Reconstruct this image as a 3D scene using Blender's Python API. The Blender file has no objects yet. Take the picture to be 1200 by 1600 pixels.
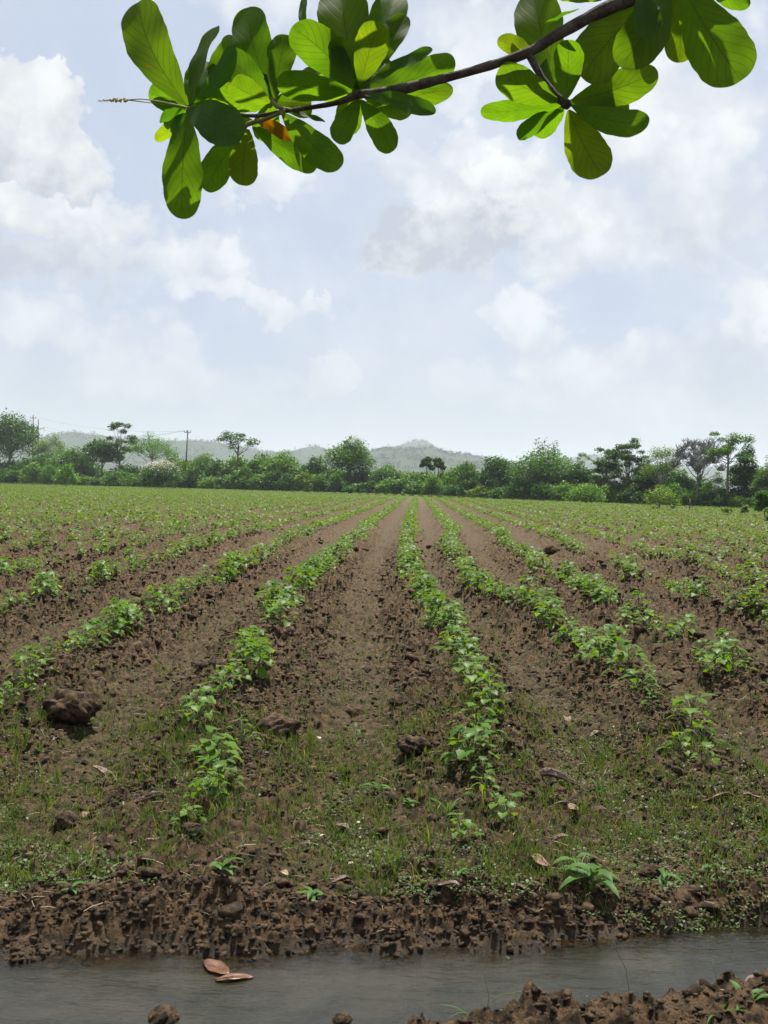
import bpy, math, random
import numpy as np
from mathutils import Vector, Matrix

R = math.radians
random.seed(7)
rng = np.random.default_rng(11)
scn = bpy.context.scene
COL = scn.collection

# ------------------------------------------------------------------ camera
CAM_H = 1.6
FPX = 1700.0                      # focal length in pixels of the 1200 x 1600 frame
PITCH = math.atan(40 / FPX)       # looking slightly down
ROLL = R(1.4)                     # the picture is slightly rolled
cam_d = bpy.data.cameras.new('camera')
cam_d.sensor_fit = 'VERTICAL'
cam_d.sensor_height = 24
cam_d.lens = 24 * FPX / 1600
cam_d.clip_start = 0.05
cam_d.clip_end = 20000
cam = bpy.data.objects.new('camera', cam_d)
COL.objects.link(cam)
fw = Vector((0, math.cos(PITCH), -math.sin(PITCH)))
rt0 = Vector((1, 0, 0)); up0 = rt0.cross(fw)
rt = rt0 * math.cos(ROLL) + up0 * math.sin(ROLL)
up = up0 * math.cos(ROLL) - rt0 * math.sin(ROLL)
cam.matrix_world = Matrix(((rt.x, up.x, -fw.x, 0), (rt.y, up.y, -fw.y, 0), (rt.z, up.z, -fw.z, CAM_H), (0, 0, 0, 1)))
scn.camera = cam


def ray(px, py):
    return fw + rt * ((px - 600) / FPX) + up * ((800 - py) / FPX)


def ground(px, py, z=0.0):
    d = ray(px, py)
    t = (z - CAM_H) / d.z
    return Vector((0, 0, CAM_H)) + d * t


def at_depth(px, py, Y):
    d = ray(px, py)
    return Vector((0, 0, CAM_H)) + d * (Y / d.y)


# ------------------------------------------------------------------ light
SUN_EL, SUN_AZ = R(69), R(16)      # azimuth measured from +Y towards +X
scn.view_settings.view_transform = 'Standard'
scn.view_settings.look = 'None'
scn.view_settings.exposure = 1.1
scn.view_settings.gamma = 1.0
sd = bpy.data.lights.new('sun', 'SUN')
sd.energy = 5.0
sd.angle = R(0.5)
sd.color = (1.0, 0.94, 0.84)
sun = bpy.data.objects.new('sun', sd)
COL.objects.link(sun)
sdir = Vector((math.sin(SUN_AZ) * math.cos(SUN_EL), math.cos(SUN_AZ) * math.cos(SUN_EL), math.sin(SUN_EL)))
sun.rotation_euler = sdir.to_track_quat('Z', 'Y').to_euler()
sun.location = (0, 0, 300)


class NT:
    """small helper for writing node graphs"""
    def __init__(s, tree):
        s.t = tree; s.t.nodes.clear()

    def n(s, typ, **kw):
        nd = s.t.nodes.new(typ)
        for k, v in kw.items():
            setattr(nd, k, v)
        return nd

    def l(s, a, b):
        s.t.links.new(a, b)

    def put(s, sock, v):
        if isinstance(v, (int, float)):
            sock.default_value = v
        elif isinstance(v, (tuple, list)):
            sock.default_value = tuple(v) if len(v) != 3 or sock.type == 'VECTOR' else (*v, 1)
        else:
            s.l(v, sock)

    def m(s, op, a, b=0.0, c=0.0, clamp=False):
        nd = s.n('ShaderNodeMath', operation=op, use_clamp=clamp)
        s.put(nd.inputs[0], a); s.put(nd.inputs[1], b); s.put(nd.inputs[2], c)
        return nd.outputs[0]

    def vm(s, op, a, b=(0, 0, 0), scale=None):
        nd = s.n('ShaderNodeVectorMath', operation=op)
        s.put(nd.inputs[0], a); s.put(nd.inputs[1], b)
        if scale is not None:
            s.put(nd.inputs['Scale'], scale)
        return nd.outputs[0]

    def mix(s, f, a, b, typ='MIX'):
        nd = s.n('ShaderNodeMix', data_type='RGBA', blend_type=typ)
        s.put(nd.inputs[0], f); s.put(nd.inputs[6], a); s.put(nd.inputs[7], b)
        return nd.outputs[2]

    def ramp(s, v, a, b, lo=0.0, hi=1.0, smooth=True):
        nd = s.n('ShaderNodeMapRange', interpolation_type='SMOOTHSTEP' if smooth else 'LINEAR')
        s.put(nd.inputs[0], v); s.put(nd.inputs[1], a); s.put(nd.inputs[2], b)
        s.put(nd.inputs[3], lo); s.put(nd.inputs[4], hi)
        return nd.outputs[0]

    def noise(s, vec, scale, detail=4, rough=0.55, dist=0.0, col=False, typ=None):
        nd = s.n('ShaderNodeTexNoise')
        if typ: nd.noise_type = typ
        if vec is not None: s.l(vec, nd.inputs['Vector'])
        nd.inputs['Scale'].default_value = scale; nd.inputs['Detail'].default_value = detail
        nd.inputs['Roughness'].default_value = rough; nd.inputs['Distortion'].default_value = dist
        return nd.outputs[1 if col else 0]


# ------------------------------------------------------------------ sky: Nishita with clouds
world = bpy.data.worlds.new("World")
scn.world = world
world.use_nodes = True
w = NT(world.node_tree)
sky = w.n('ShaderNodeTexSky')
sky.sky_type = 'NISHITA'
sky.sun_disc = False
sky.sun_elevation = SUN_EL
sky.sun_rotation = SUN_AZ
sky.air_density = 1.0; sky.dust_density = 2.5; sky.ozone_density = 1.5
tc = w.n('ShaderNodeTexCoord')
sep = w.n('ShaderNodeSeparateXYZ'); w.l(tc.outputs['Generated'], sep.inputs[0])
gx, gy, gz = sep.outputs
az = w.m('ARCTAN2', gx, gy)
el = w.m('ARCSINE', gz)
comb = w.n('ShaderNodeCombineXYZ'); w.l(az, comb.inputs[0]); w.l(el, comb.inputs[1])
P2 = comb.outputs[0]
wn = w.noise(tc.outputs['Generated'], 9, 6, 0.6, col=True)
wob = w.vm('SCALE', w.vm('SUBTRACT', wn, (0.5, 0.5, 0.5)), scale=0.15)
wn2 = w.noise(tc.outputs['Generated'], 38, 7, 0.66, col=True)
wob2 = w.vm('SCALE', w.vm('SUBTRACT', wn2, (0.5, 0.5, 0.5)), scale=0.035)
PW = w.vm('ADD', w.vm('ADD', P2, wob), wob2)
# (px, py, rx, ry, edge softness, strength, greyness) of every cloud bank, as seen in the frame
CLOUDS = [
    (10, 180, 125, 100, .16, 1.15, .22), (85, 240, 70, 60, .3, .85, .45), (60, 335, 230, 62, .5, .95, .15), (60, 425, 200, 60, .9, .75, .75),
    (290, 420, 170, 48, .6, .75, .15), (430, 480, 130, 36, .6, .7, .15), (90, 530, 190, 48, .9, .55, .2),
    (250, 590, 190, 50, .9, .5, .2), (400, 315, 100, 32, .8, .7, .1), (500, 603, 60, 28, .6, .5, .1),
    (690, 370, 170, 80, .6, .85, 1.0), (820, 290, 125, 66, .3, 1.1, .0), (760, 250, 220, 55, .8, .8, .2), (900, 340, 170, 80, .8, .8, .2),
    (1050, 190, 180, 150, 1.0, .85, .15), (1100, 330, 170, 90, 1.0, .75, .4), (850, 500, 70, 60, .7, .65, .1),
    (920, 565, 140, 50, .9, .6, .2), (1180, 480, 60, 90, .8, .8, .1), (1110, 560, 120, 70, 1., .5, 1.0),
    (740, 620, 110, 36, .9, .4, .1), (750, 40, 150, 70, 1., .65, .2), (600, 230, 120, 60, 1., .6, .2), (1020, 620, 220, 60, 1., .5, .2),
    (730, 130, 60, 50, .7, .7, .0), (650, -100, 600, 120, 1., .8, .3), (-250, 250, 200, 200, .8, .8, .4), (1500, 300, 250, 200, .8, .8, .4),
]
def puffs(scale, seed):
    v_ = w.n('ShaderNodeTexVoronoi'); v_.feature = 'SMOOTH_F1'; v_.inputs['Smoothness'].default_value = .35
    v_.inputs['Scale'].default_value = scale
    w.l(w.vm('ADD', w.vm('ADD', tc.outputs['Generated'], w.vm('SCALE', wob, scale=.35)), (seed, 0, 0)), v_.inputs['Vector'])
    return v_.outputs['Distance']


vo1, vo2, vo3 = puffs(17, .3), puffs(42, .7), puffs(95, .1)
bil = w.m('ADD', w.m('MULTIPLY', w.m('SUBTRACT', .45, vo1), .75), w.m('ADD', w.m('MULTIPLY', w.m('SUBTRACT', .45, vo2), .42), w.m('MULTIPLY', w.m('SUBTRACT', .45, vo3), .22)))
dens = None; gsum = None
for (cx, cy, rx, ry, sf, st, gr) in CLOUDS:
    d = ray(cx, cy).normalized()
    ca, ce = math.atan2(d.x, d.y), math.asin(d.z)
    v = w.vm('SUBTRACT', PW, (ca, ce, 0))
    v = w.vm('MULTIPLY', v, (FPX / rx, FPX / ry, 0))
    ln = w.n('ShaderNodeVectorMath', operation='LENGTH'); w.l(v, ln.inputs[0])
    dd_ = w.m('SUBTRACT', ln.outputs['Value'], w.m('MULTIPLY', bil, 1.15 - .4 * sf))
    sf *= .75
    f = w.ramp(dd_, 1.0 + sf * .35, 1.0 - sf * .75, 0, st)
    sy = w.n('ShaderNodeSeparateXYZ'); w.l(v, sy.inputs[0])
    # undersides are greyer than the tops
    g = w.m('MULTIPLY', f, w.m('ADD', gr, w.ramp(sy.outputs[1], .4, -1.1, 0, .45)))
    dens = f if dens is None else w.m('MAXIMUM', dens, f)
    gsum = g if gsum is None else w.m('MAXIMUM', gsum, g)
big = w.noise(tc.outputs['Generated'], 4.5, 8, 0.6, 0.3)
veil = w.ramp(big, .40, .68, 0.0, .38)
puff = w.noise(tc.outputs['Generated'], 26, 8, 0.62)
behind = w.m('MULTIPLY', w.ramp(gy, .5, .1, 0, 1), w.ramp(big, .45, .6, 0, .9))
dens = w.m('MAXIMUM', w.m('MAXIMUM', w.m('MULTIPLY', dens, w.ramp(puff, .30, .60, .72, 1.05)), veil), behind)
dens = w.m('MINIMUM', dens, 1.0)
greyf = w.m('ADD', w.m('MULTIPLY', gsum, w.ramp(puff, .38, .62, 1.1, .55)), w.ramp(bil, .16, -.22, 0, .32), clamp=True)
skyc = w.mix(.86, sky.outputs[0], (5.4, 6.1, 7.6))
cloudc = w.mix(greyf, (9.2, 9.4, 9.4), (5.1, 5.5, 6.1))
c = w.mix(dens, skyc, cloudc)
# humid air: pale towards the horizon
low = w.ramp(el, .16, -.01, 0, .75)
c = w.mix(low, c, (5.9, 6.5, 6.55))
bg = w.n('ShaderNodeBackground'); w.l(c, bg.inputs[0]); bg.inputs[1].default_value = 0.050
wo = w.n('ShaderNodeOutputWorld'); w.l(bg.outputs[0], wo.inputs[0])


# ------------------------------------------------------------------ helpers
def tag(o, label=None, cat=None, group=None, kind=None):
    if label: o['label'] = label
    if cat: o['category'] = cat
    if group: o['group'] = group
    if kind: o['kind'] = kind
    return o


def mk(name, V, F, mat, parent=None, loc=None, smooth=False, attrs=None, uv=None):
    """mesh from numpy arrays (all faces the same size) or from lists"""
    me = bpy.data.meshes.new(name)
    V = np.asarray(V, dtype=np.float32)
    if loc is not None:
        V = V - np.asarray(loc, dtype=np.float32)
    if isinstance(F, np.ndarray):
        n, k = F.shape
        me.vertices.add(len(V)); me.vertices.foreach_set('co', V.ravel())
        me.loops.add(n * k); me.loops.foreach_set('vertex_index', F.astype(np.int32).ravel())
        me.polygons.add(n)
        me.polygons.foreach_set('loop_start', np.arange(0, n * k, k, dtype=np.int32))
    else:
        me.from_pydata([tuple(map(float, v)) for v in V], [], F)
    me.update(calc_edges=True)
    if smooth:
        me.polygons.foreach_set('use_smooth', np.ones(len(me.polygons), dtype=bool))
    for k_, a in (attrs or {}).items():
        at = me.attributes.new(k_, 'FLOAT', 'POINT'); at.data.foreach_set('value', np.asarray(a, dtype=np.float32))
    if uv is not None:
        ul = me.uv_layers.new(name='UVMap')
        li = np.empty(len(me.loops), dtype=np.int32); me.loops.foreach_get('vertex_index', li)
        ul.data.foreach_set('uv', np.asarray(uv, dtype=np.float32)[li].ravel())
    if mat: me.materials.append(mat)
    o = bpy.data.objects.new(name, me)
    COL.objects.link(o)
    if parent is not None: o.parent = parent
    elif loc is not None: o.location = loc
    return o


def empty(name, loc=(0, 0, 0), rz=0.0):
    o = bpy.data.objects.new(name, None)
    o.empty_display_size = .1
    o.location = loc; o.rotation_euler = (0, 0, rz)
    COL.objects.link(o)
    return o


def copy_tree(o, parent=None):
    c_ = o.copy(); COL.objects.link(c_)
    if parent is not None: c_.parent = parent
    for ch in [x for x in o.children]:
        copy_tree(ch, c_)
    return c_


def fade(t): return t * t * t * (t * (t * 6 - 15) + 10)


def perlin(x, y, seed=0):
    x = np.asarray(x, dtype=np.float64); y = np.asarray(y, dtype=np.float64)
    xi = np.floor(x).astype(np.int64); yi = np.floor(y).astype(np.int64)
    xf = x - xi; yf = y - yi

    def gr(ix, iy, fx, fy):
        h = (ix * 374761393 + iy * 668265263 + seed * 1442695041) & 0xFFFFFFFF
        h = ((h ^ (h >> 13)) * 1274126177) & 0xFFFFFFFF
        h = (h ^ (h >> 16)) & 1023
        a = h * (2 * math.pi / 1024)
        return np.cos(a) * fx + np.sin(a) * fy
    u, v = fade(xf), fade(yf)
    a = gr(xi, yi, xf, yf); b = gr(xi + 1, yi, xf - 1, yf)
    c1 = gr(xi, yi + 1, xf, yf - 1); d1 = gr(xi + 1, yi + 1, xf - 1, yf - 1)
    return ((a + (b - a) * u) * (1 - v) + (c1 + (d1 - c1) * u) * v) * 1.5


def sstep(a, b, x):
    t = np.clip((x - a) / (b - a), 0, 1)
    return t * t * (3 - 2 * t)


def rotm(axis_z, tilt, az_):
    """(N,3,3) rotations: spin about z, then tilt towards azimuth az_"""
    cz, sz = np.cos(axis_z), np.sin(axis_z)
    ct, st_ = np.cos(tilt), np.sin(tilt)
    ca, sa = np.cos(az_), np.sin(az_)
    n = len(cz); Z = np.zeros(n); O = np.ones(n)
    Rz = np.stack([cz, -sz, Z, sz, cz, Z, Z, Z, O], 1).reshape(n, 3, 3)
    A = np.stack([ca, -sa, Z, sa, ca, Z, Z, Z, O], 1).reshape(n, 3, 3)
    T = np.stack([ct, Z, st_, Z, O, Z, -st_, Z, ct], 1).reshape(n, 3, 3)
    return A @ T @ A.transpose(0, 2, 1) @ Rz


def scatter(PV, PF, pos, scale, M):
    PV = np.asarray(PV, float); PF = np.asarray(PF)
    scale = np.asarray(scale, float)
    if scale.ndim == 1: scale = np.stack([scale] * 3, 1)
    V = np.einsum('nij,nvj->nvi', M, PV[None] * scale[:, None, :]) + pos[:, None, :]
    F = PF[None] + (np.arange(len(pos)) * len(PV))[:, None, None]
    return V.reshape(-1, 3), F.reshape(-1, PF.shape[1])


def merge(parts):
    Vs, Fs, n = [], [], 0
    for V, F in parts:
        Vs.append(V); Fs.append(np.asarray(F) + n); n += len(V)
    return np.concatenate(Vs), np.concatenate(Fs)


def tube(pts, rad, sides=6):
    """tapered tube through points -> V, F (quads)"""
    pts = [Vector(p) for p in pts]
    V, F = [], []
    u = None
    for i, p in enumerate(pts):
        d = (pts[min(i + 1, len(pts) - 1)] - pts[max(i - 1, 0)]).normalized()
        if u is None:
            u = d.orthogonal().normalized()
        else:
            u = (u - d * u.dot(d)).normalized()
        v = d.cross(u)
        r = rad[i]
        for k in range(sides):
            a = 2 * math.pi * k / sides
            V.append(p + u * (r * math.cos(a)) + v * (r * math.sin(a)))
    for i in range(len(pts) - 1):
        for k in range(sides):
            a, b = i * sides + k, i * sides + (k + 1) % sides
            F.append((a, b, b + sides, a + sides))
    n = len(pts) - 1
    V.append(pts[0]); V.append(pts[-1])
    c0, c1 = len(V) - 2, len(V) - 1
    for k in range(0, sides, 2):
        F.append((c0, (k + 2) % sides, k + 1, k))
        F.append((c1, n * sides + k, n * sides + k + 1, n * sides + (k + 2) % sides))
    return np.array([tuple(x) for x in V]), np.array(F)


# ------------------------------------------------------------------ materials
def newmat(name):
    m_ = bpy.data.materials.new(name); m_.use_nodes = True
    return m_, NT(m_.node_tree)


def leaf_mat(name, cols, trans=.45, gloss=.25, rough=.45, tcol=None, scale=.6, use_obj=False):
    """foliage: diffuse + light shining through + a weak sheen; every leaf its own tint (attribute rnd)"""
    m_, g = newmat(name)
    at = g.n('ShaderNodeAttribute', attribute_name='rnd')
    geo = g.n('ShaderNodeNewGeometry')
    nz = g.noise(geo.outputs['Position'], scale, 3)
    f = g.m('ADD', g.m('MULTIPLY', at.outputs['Fac'], .65), g.m('MULTIPLY', g.ramp(nz, .3, .7), .35))
    c_ = g.mix(g.ramp(f, .1, .9, smooth=False), cols[0], cols[1])
    if len(cols) > 2:
        c_ = g.mix(g.ramp(f, .86, .95), c_, cols[2])
    if use_obj:
        oi = g.n('ShaderNodeObjectInfo')
        c_ = g.mix(1.0, c_, oi.outputs['Color'], 'MULTIPLY')
    d = g.n('ShaderNodeBsdfPrincipled')
    g.l(c_, d.inputs['Base Color']); d.inputs['Roughness'].default_value = rough
    d.inputs['Specular IOR Level'].default_value = gloss
    t = g.n('ShaderNodeBsdfTranslucent')
    if tcol is None: tcol = (1.5, 1.6, .45)
    g.l(g.mix(1.0, c_, tcol, 'MULTIPLY'), t.inputs[0])
    mx = g.n('ShaderNodeMixShader'); mx.inputs[0].default_value = trans
    g.l(d.outputs[0], mx.inputs[1]); g.l(t.outputs[0], mx.inputs[2])
    o = g.n('ShaderNodeOutputMaterial'); g.l(mx.outputs[0], o.inputs[0])
    return m_


def plain_mat(name, a, b, scale=20, rough=.8, spec=.3, bump=.0, bscale=80):
    m_, g = newmat(name)
    geo = g.n('ShaderNodeTexCoord')
    nz = g.noise(geo.outputs['Object'], scale, 5, .65)
    d = g.n('ShaderNodeBsdfPrincipled')
    g.l(g.mix(g.ramp(nz, .35, .65), a, b), d.inputs['Base Color'])
    d.inputs['Roughness'].default_value = rough; d.inputs['Specular IOR Level'].default_value = spec
    if bump:
        bp = g.n('ShaderNodeBump'); bp.inputs['Strength'].default_value = bump; bp.inputs['Distance'].default_value = .01
        g.l(g.noise(geo.outputs['Object'], bscale, 5, .7), bp.inputs['Height']); g.l(bp.outputs[0], d.inputs['Normal'])
    o = g.n('ShaderNodeOutputMaterial'); g.l(d.outputs[0], o.inputs[0])
    return m_


def soil_colour(g, pos, moss=None, wet=None):
    n1 = g.noise(pos, 3.0, 6, .65); n2 = g.noise(pos, 22, 6, .7); n3 = g.noise(pos, 150, 3, .7)
    c_ = g.mix(g.ramp(n2, .40, .61), (.015, .0096, .0052), (.116, .072, .037))
    c_ = g.mix(g.ramp(n1, .5, .75, 0, .5), c_, (.115, .084, .048))
    c_ = g.mix(g.ramp(n3, .55, .75, 0, .5), c_, (.135, .098, .064))
    c_ = g.mix(g.ramp(n3, .45, .25, 0, .7), c_, (.012, .008, .006))
    return c_, n1, n2, n3


def soil_mat(name, ground_=True):
    m_, g = newmat(name)
    geo = g.n('ShaderNodeNewGeometry'); pos = geo.outputs['Position']
    c_, n1, n2, n3 = soil_colour(g, pos)
    d = g.n('ShaderNodeBsdfPrincipled'); d.inputs['Specular IOR Level'].default_value = .25
    rough = .92
    if ground_:
        moss = g.n('ShaderNodeAttribute', attribute_name='moss').outputs['Fac']
        wet = g.n('ShaderNodeAttribute', attribute_name='wet').outputs['Fac']
        gr = g.n('ShaderNodeAttribute', attribute_name='grass').outputs['Fac']
        mn = g.noise(pos, 9, 6, .7)
        mf = g.m('MULTIPLY', moss, g.ramp(mn, .42, .62))
        c_ = g.mix(g.m('MULTIPLY', mf, .55), c_, (.050, .054, .020))
        # dried mud of the furrow beds
        bed = g.n('ShaderNodeAttribute', attribute_name='bed').outputs['Fac']
        c_ = g.mix(g.m('MULTIPLY', bed, g.ramp(n2, .35, .65, .0, .4)), c_, (.068, .053, .033))
        c_ = g.mix(g.m('MULTIPLY', wet, .75), c_, (.012, .010, .006))
        gn = g.noise(pos, .35, 6, .6)
        gc = g.mix(g.ramp(gn, .35, .65), (.060, .105, .014), (.090, .130, .022))
        c_ = g.mix(gr, c_, gc)
        rr = g.m('SUBTRACT', .93, g.m('MULTIPLY', wet, .38))
        g.l(rr, d.inputs['Roughness'])
        g.l(g.m('ADD', .2, g.m('MULTIPLY', wet, .15)), d.inputs['Specular IOR Level'])
    else:
        d.inputs['Roughness'].default_value = rough
    g.l(c_, d.inputs['Base Color'])
    h = g.m('ADD', g.m('MULTIPLY', g.noise(pos, 45, 8, .75), 1.0), g.m('MULTIPLY', g.noise(pos, 200, 5, .8), .45))
    bp = g.n('ShaderNodeBump'); bp.inputs['Strength'].default_value = 1.0; bp.inputs['Distance'].default_value = .02
    g.l(h, bp.inputs['Height']); g.l(bp.outputs[0], d.inputs['Normal'])
    o = g.n('ShaderNodeOutputMaterial'); g.l(d.outputs[0], o.inputs[0])
    return m_


M_SOIL = soil_mat('soil')
M_CLOD = soil_mat('clod_soil', False)
M_CROP = leaf_mat('crop_leaf', [(.048, .118, .010), (.098, .180, .017), (.17, .26, .13)], trans=.45, gloss=.16, rough=.45, tcol=(1.7, 1.5, .35), scale=3)  # palest tint paints pale sky highlights onto scattered leaves
M_CROPFAR = leaf_mat('crop_leaf_far', [(.046, .096, .010), (.086, .150, .017), (.12, .18, .07)], trans=.42, gloss=.22, rough=.5, tcol=(1.7, 1.5, .35), scale=1)
M_STEM = plain_mat('green_stem', (.07, .13, .03), (.12, .16, .05), 40, .5)
M_GRASS = leaf_mat('grass_blade', [(.040, .078, .014), (.095, .125, .030), (.24, .19, .09)], trans=.4, gloss=.25, rough=.5, tcol=(1.5, 1.5, .4), scale=4)
M_GROUNDCOVER = leaf_mat('ground_weed', [(.034, .070, .013), (.070, .110, .022)], trans=.35, gloss=.3, rough=.5, tcol=(1.5, 1.5, .4), scale=6)
M_STRAW = plain_mat('straw', (.15, .11, .07), (.28, .22, .14), 8, .7)
M_WEED = leaf_mat('weed_leaf', [(.04, .105, .018), (.07, .15, .032)], trans=.4, gloss=.15, rough=.5, tcol=(1.6, 1.5, .4), scale=5)
M_TREE = leaf_mat('tree_foliage', [(.024, .070, .007), (.080, .165, .014)], trans=.38, gloss=.25, rough=.5, tcol=(1.4, 1.5, .5), scale=.5, use_obj=True)
M_FLOWER = leaf_mat('white_blossom', [(.42, .42, .34), (.62, .60, .50)], trans=.2, gloss=.1, rough=.8, tcol=(1, 1, .9))
M_BARK = plain_mat('bark', (.075, .062, .048), (.16, .14, .115), 3, .9)
M_PALEBARK = plain_mat('pale_bark', (.24, .22, .20), (.36, .33, .30), 2, .9)
M_GREYBARK = plain_mat('grey_bark', (.085, .090, .086), (.14, .145, .14), 2, .9)
M_HILL = leaf_mat('hill_woods', [(.018, .036, .018), (.034, .052, .026)], trans=.1, gloss=.1, rough=.9, tcol=(1.2, 1.3, .6), scale=.012)
M_POLE = plain_mat('pole_wood', (.10, .085, .07), (.16, .14, .12), 2, .9)
M_WIRE = plain_mat('wire', (.05, .05, .05), (.08, .08, .08), 2, .5)
M_DRY = plain_mat('dry_leaf_brown', (.085, .042, .022), (.18, .10, .055), 25, .6, .35, .6, 60)
M_DRYGREY = plain_mat('dry_leaf_grey', (.085, .056, .042), (.18, .125, .095), 25, .65, .35, .6, 60)
M_DRYPALE = plain_mat('dry_leaf_pale', (.22, .165, .10), (.38, .30, .20), 25, .6, .3, .4, 60)
M_DRYDARK = plain_mat('dry_leaf_dark', (.035, .018, .012), (.08, .035, .025), 25, .5, .4, .5, 60)
M_YELLOW = plain_mat('dry_leaf_yellow', (.34, .26, .08), (.42, .34, .14), 25, .6)
M_FLOAT = plain_mat('floating_leaf', (.050, .019, .009), (.115, .050, .024), 30, .35, .5, .3, 40)
M_CHIP = plain_mat('pale_chip', (.30, .27, .22), (.42, .39, .34), 30, .6)


# ------------------------------------------------------------------ terrain shape
ROWPX = {
    -2: [(10, 1100), (60, 1060), (150, 1000), (250, 960), (380, 890), (450, 850)],
    -1: [(320, 1275), (318, 1200), (345, 1100), (392, 1030), (442, 960), (530, 870), (575, 830)],
    0: [(762, 1290), (742, 1200), (757, 1110), (727, 1040), (672, 970), (640, 890), (634, 840), (640, 815)],
    1: [(1078, 1150), (1010, 1090), (895, 1000), (800, 950), (722, 900), (690, 838), (676, 805)],
    2: [(1190, 1066), (1070, 1005), (950, 950), (855, 900), (765, 840), (715, 805)],
}
ROWS = {}
for k, pp in ROWPX.items():
    g_ = sorted([(ground(x, y, .19).y, ground(x, y, .19).x) for x, y in pp])
    ROWS[k] = (np.array([a for a, b in g_]), np.array([b for a, b in g_]))
SP, SLOPE = 1.42, .031
_anchor = {k: None for k in ROWS}


def row_x(k, Y):
    """x of crop row k at distance Y"""
    Y = np.asarray(Y, float)
    kk = int(max(-2, min(2, k)))
    ys, xs = ROWS[kk]
    Yc = np.clip(Y, ys[0], 38.0)
    base = np.interp(Yc, ys, xs)
    far = SLOPE * np.maximum(Y - 38.0, 0)
    s_ = SP + .10 * sstep(6, 12, Y)
    # far away all rows run parallel
    x38 = float(np.interp(38., ROWS[0][0], ROWS[0][1])) + kk * SP
    base = base + (x38 - base) * sstep(24, 38, Y)
    return base + far + (k - kk) * s_


def row_k(X, Y):
    """fractional row number at (X, Y)"""
    xs = [row_x(k, Y) for k in range(-2, 3)]
    s_ = SP + .10 * sstep(6, 12, Y)
    kf = np.where(X < xs[0], -2 + (X - xs[0]) / s_, 2 + (X - xs[4]) / s_)
    for i in range(4):
        inn = (X >= xs[i]) & (X < xs[i + 1])
        kf = np.where(inn, (i - 2) + (X - xs[i]) / np.maximum(xs[i + 1] - xs[i], .1), kf)
    return kf


WZ = -.07
_e = [ground(x, y, WZ) for x, y in ((-400, 1500), (0, 1496), (150, 1492), (250, 1482), (330, 1494), (430, 1496), (520, 1486), (600, 1496), (690, 1478), (760, 1492), (880, 1478), (950, 1470), (1060, 1464), (1200, 1448), (1600, 1420))]
EX, EY = np.array([p.x for p in _e]), np.array([p.y for p in _e])
_n = [ground(x, y, WZ) for x, y in ((-500, 1690), (0, 1680), (400, 1722), (640, 1628), (760, 1590), (900, 1578), (1050, 1560), (1200, 1534), (1700, 1510))]
NX, NY = np.array([p.x for p in _n]), np.array([p.y for p in _n])
HEDGE = [(-160, 330), (-95, 270), (-41, 235), (0, 207), (29, 165), (47, 136), (75, 100), (110, 60)]


def hedge_y(X):
    return np.interp(X, [a for a, b in HEDGE], [b for a, b in HEDGE])


def field_end(X):
    return hedge_y(X) * np.interp(X, [-100, -40, 0, 15, 30, 60], [.74, .86, .92, .86, .70, .55])


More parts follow.
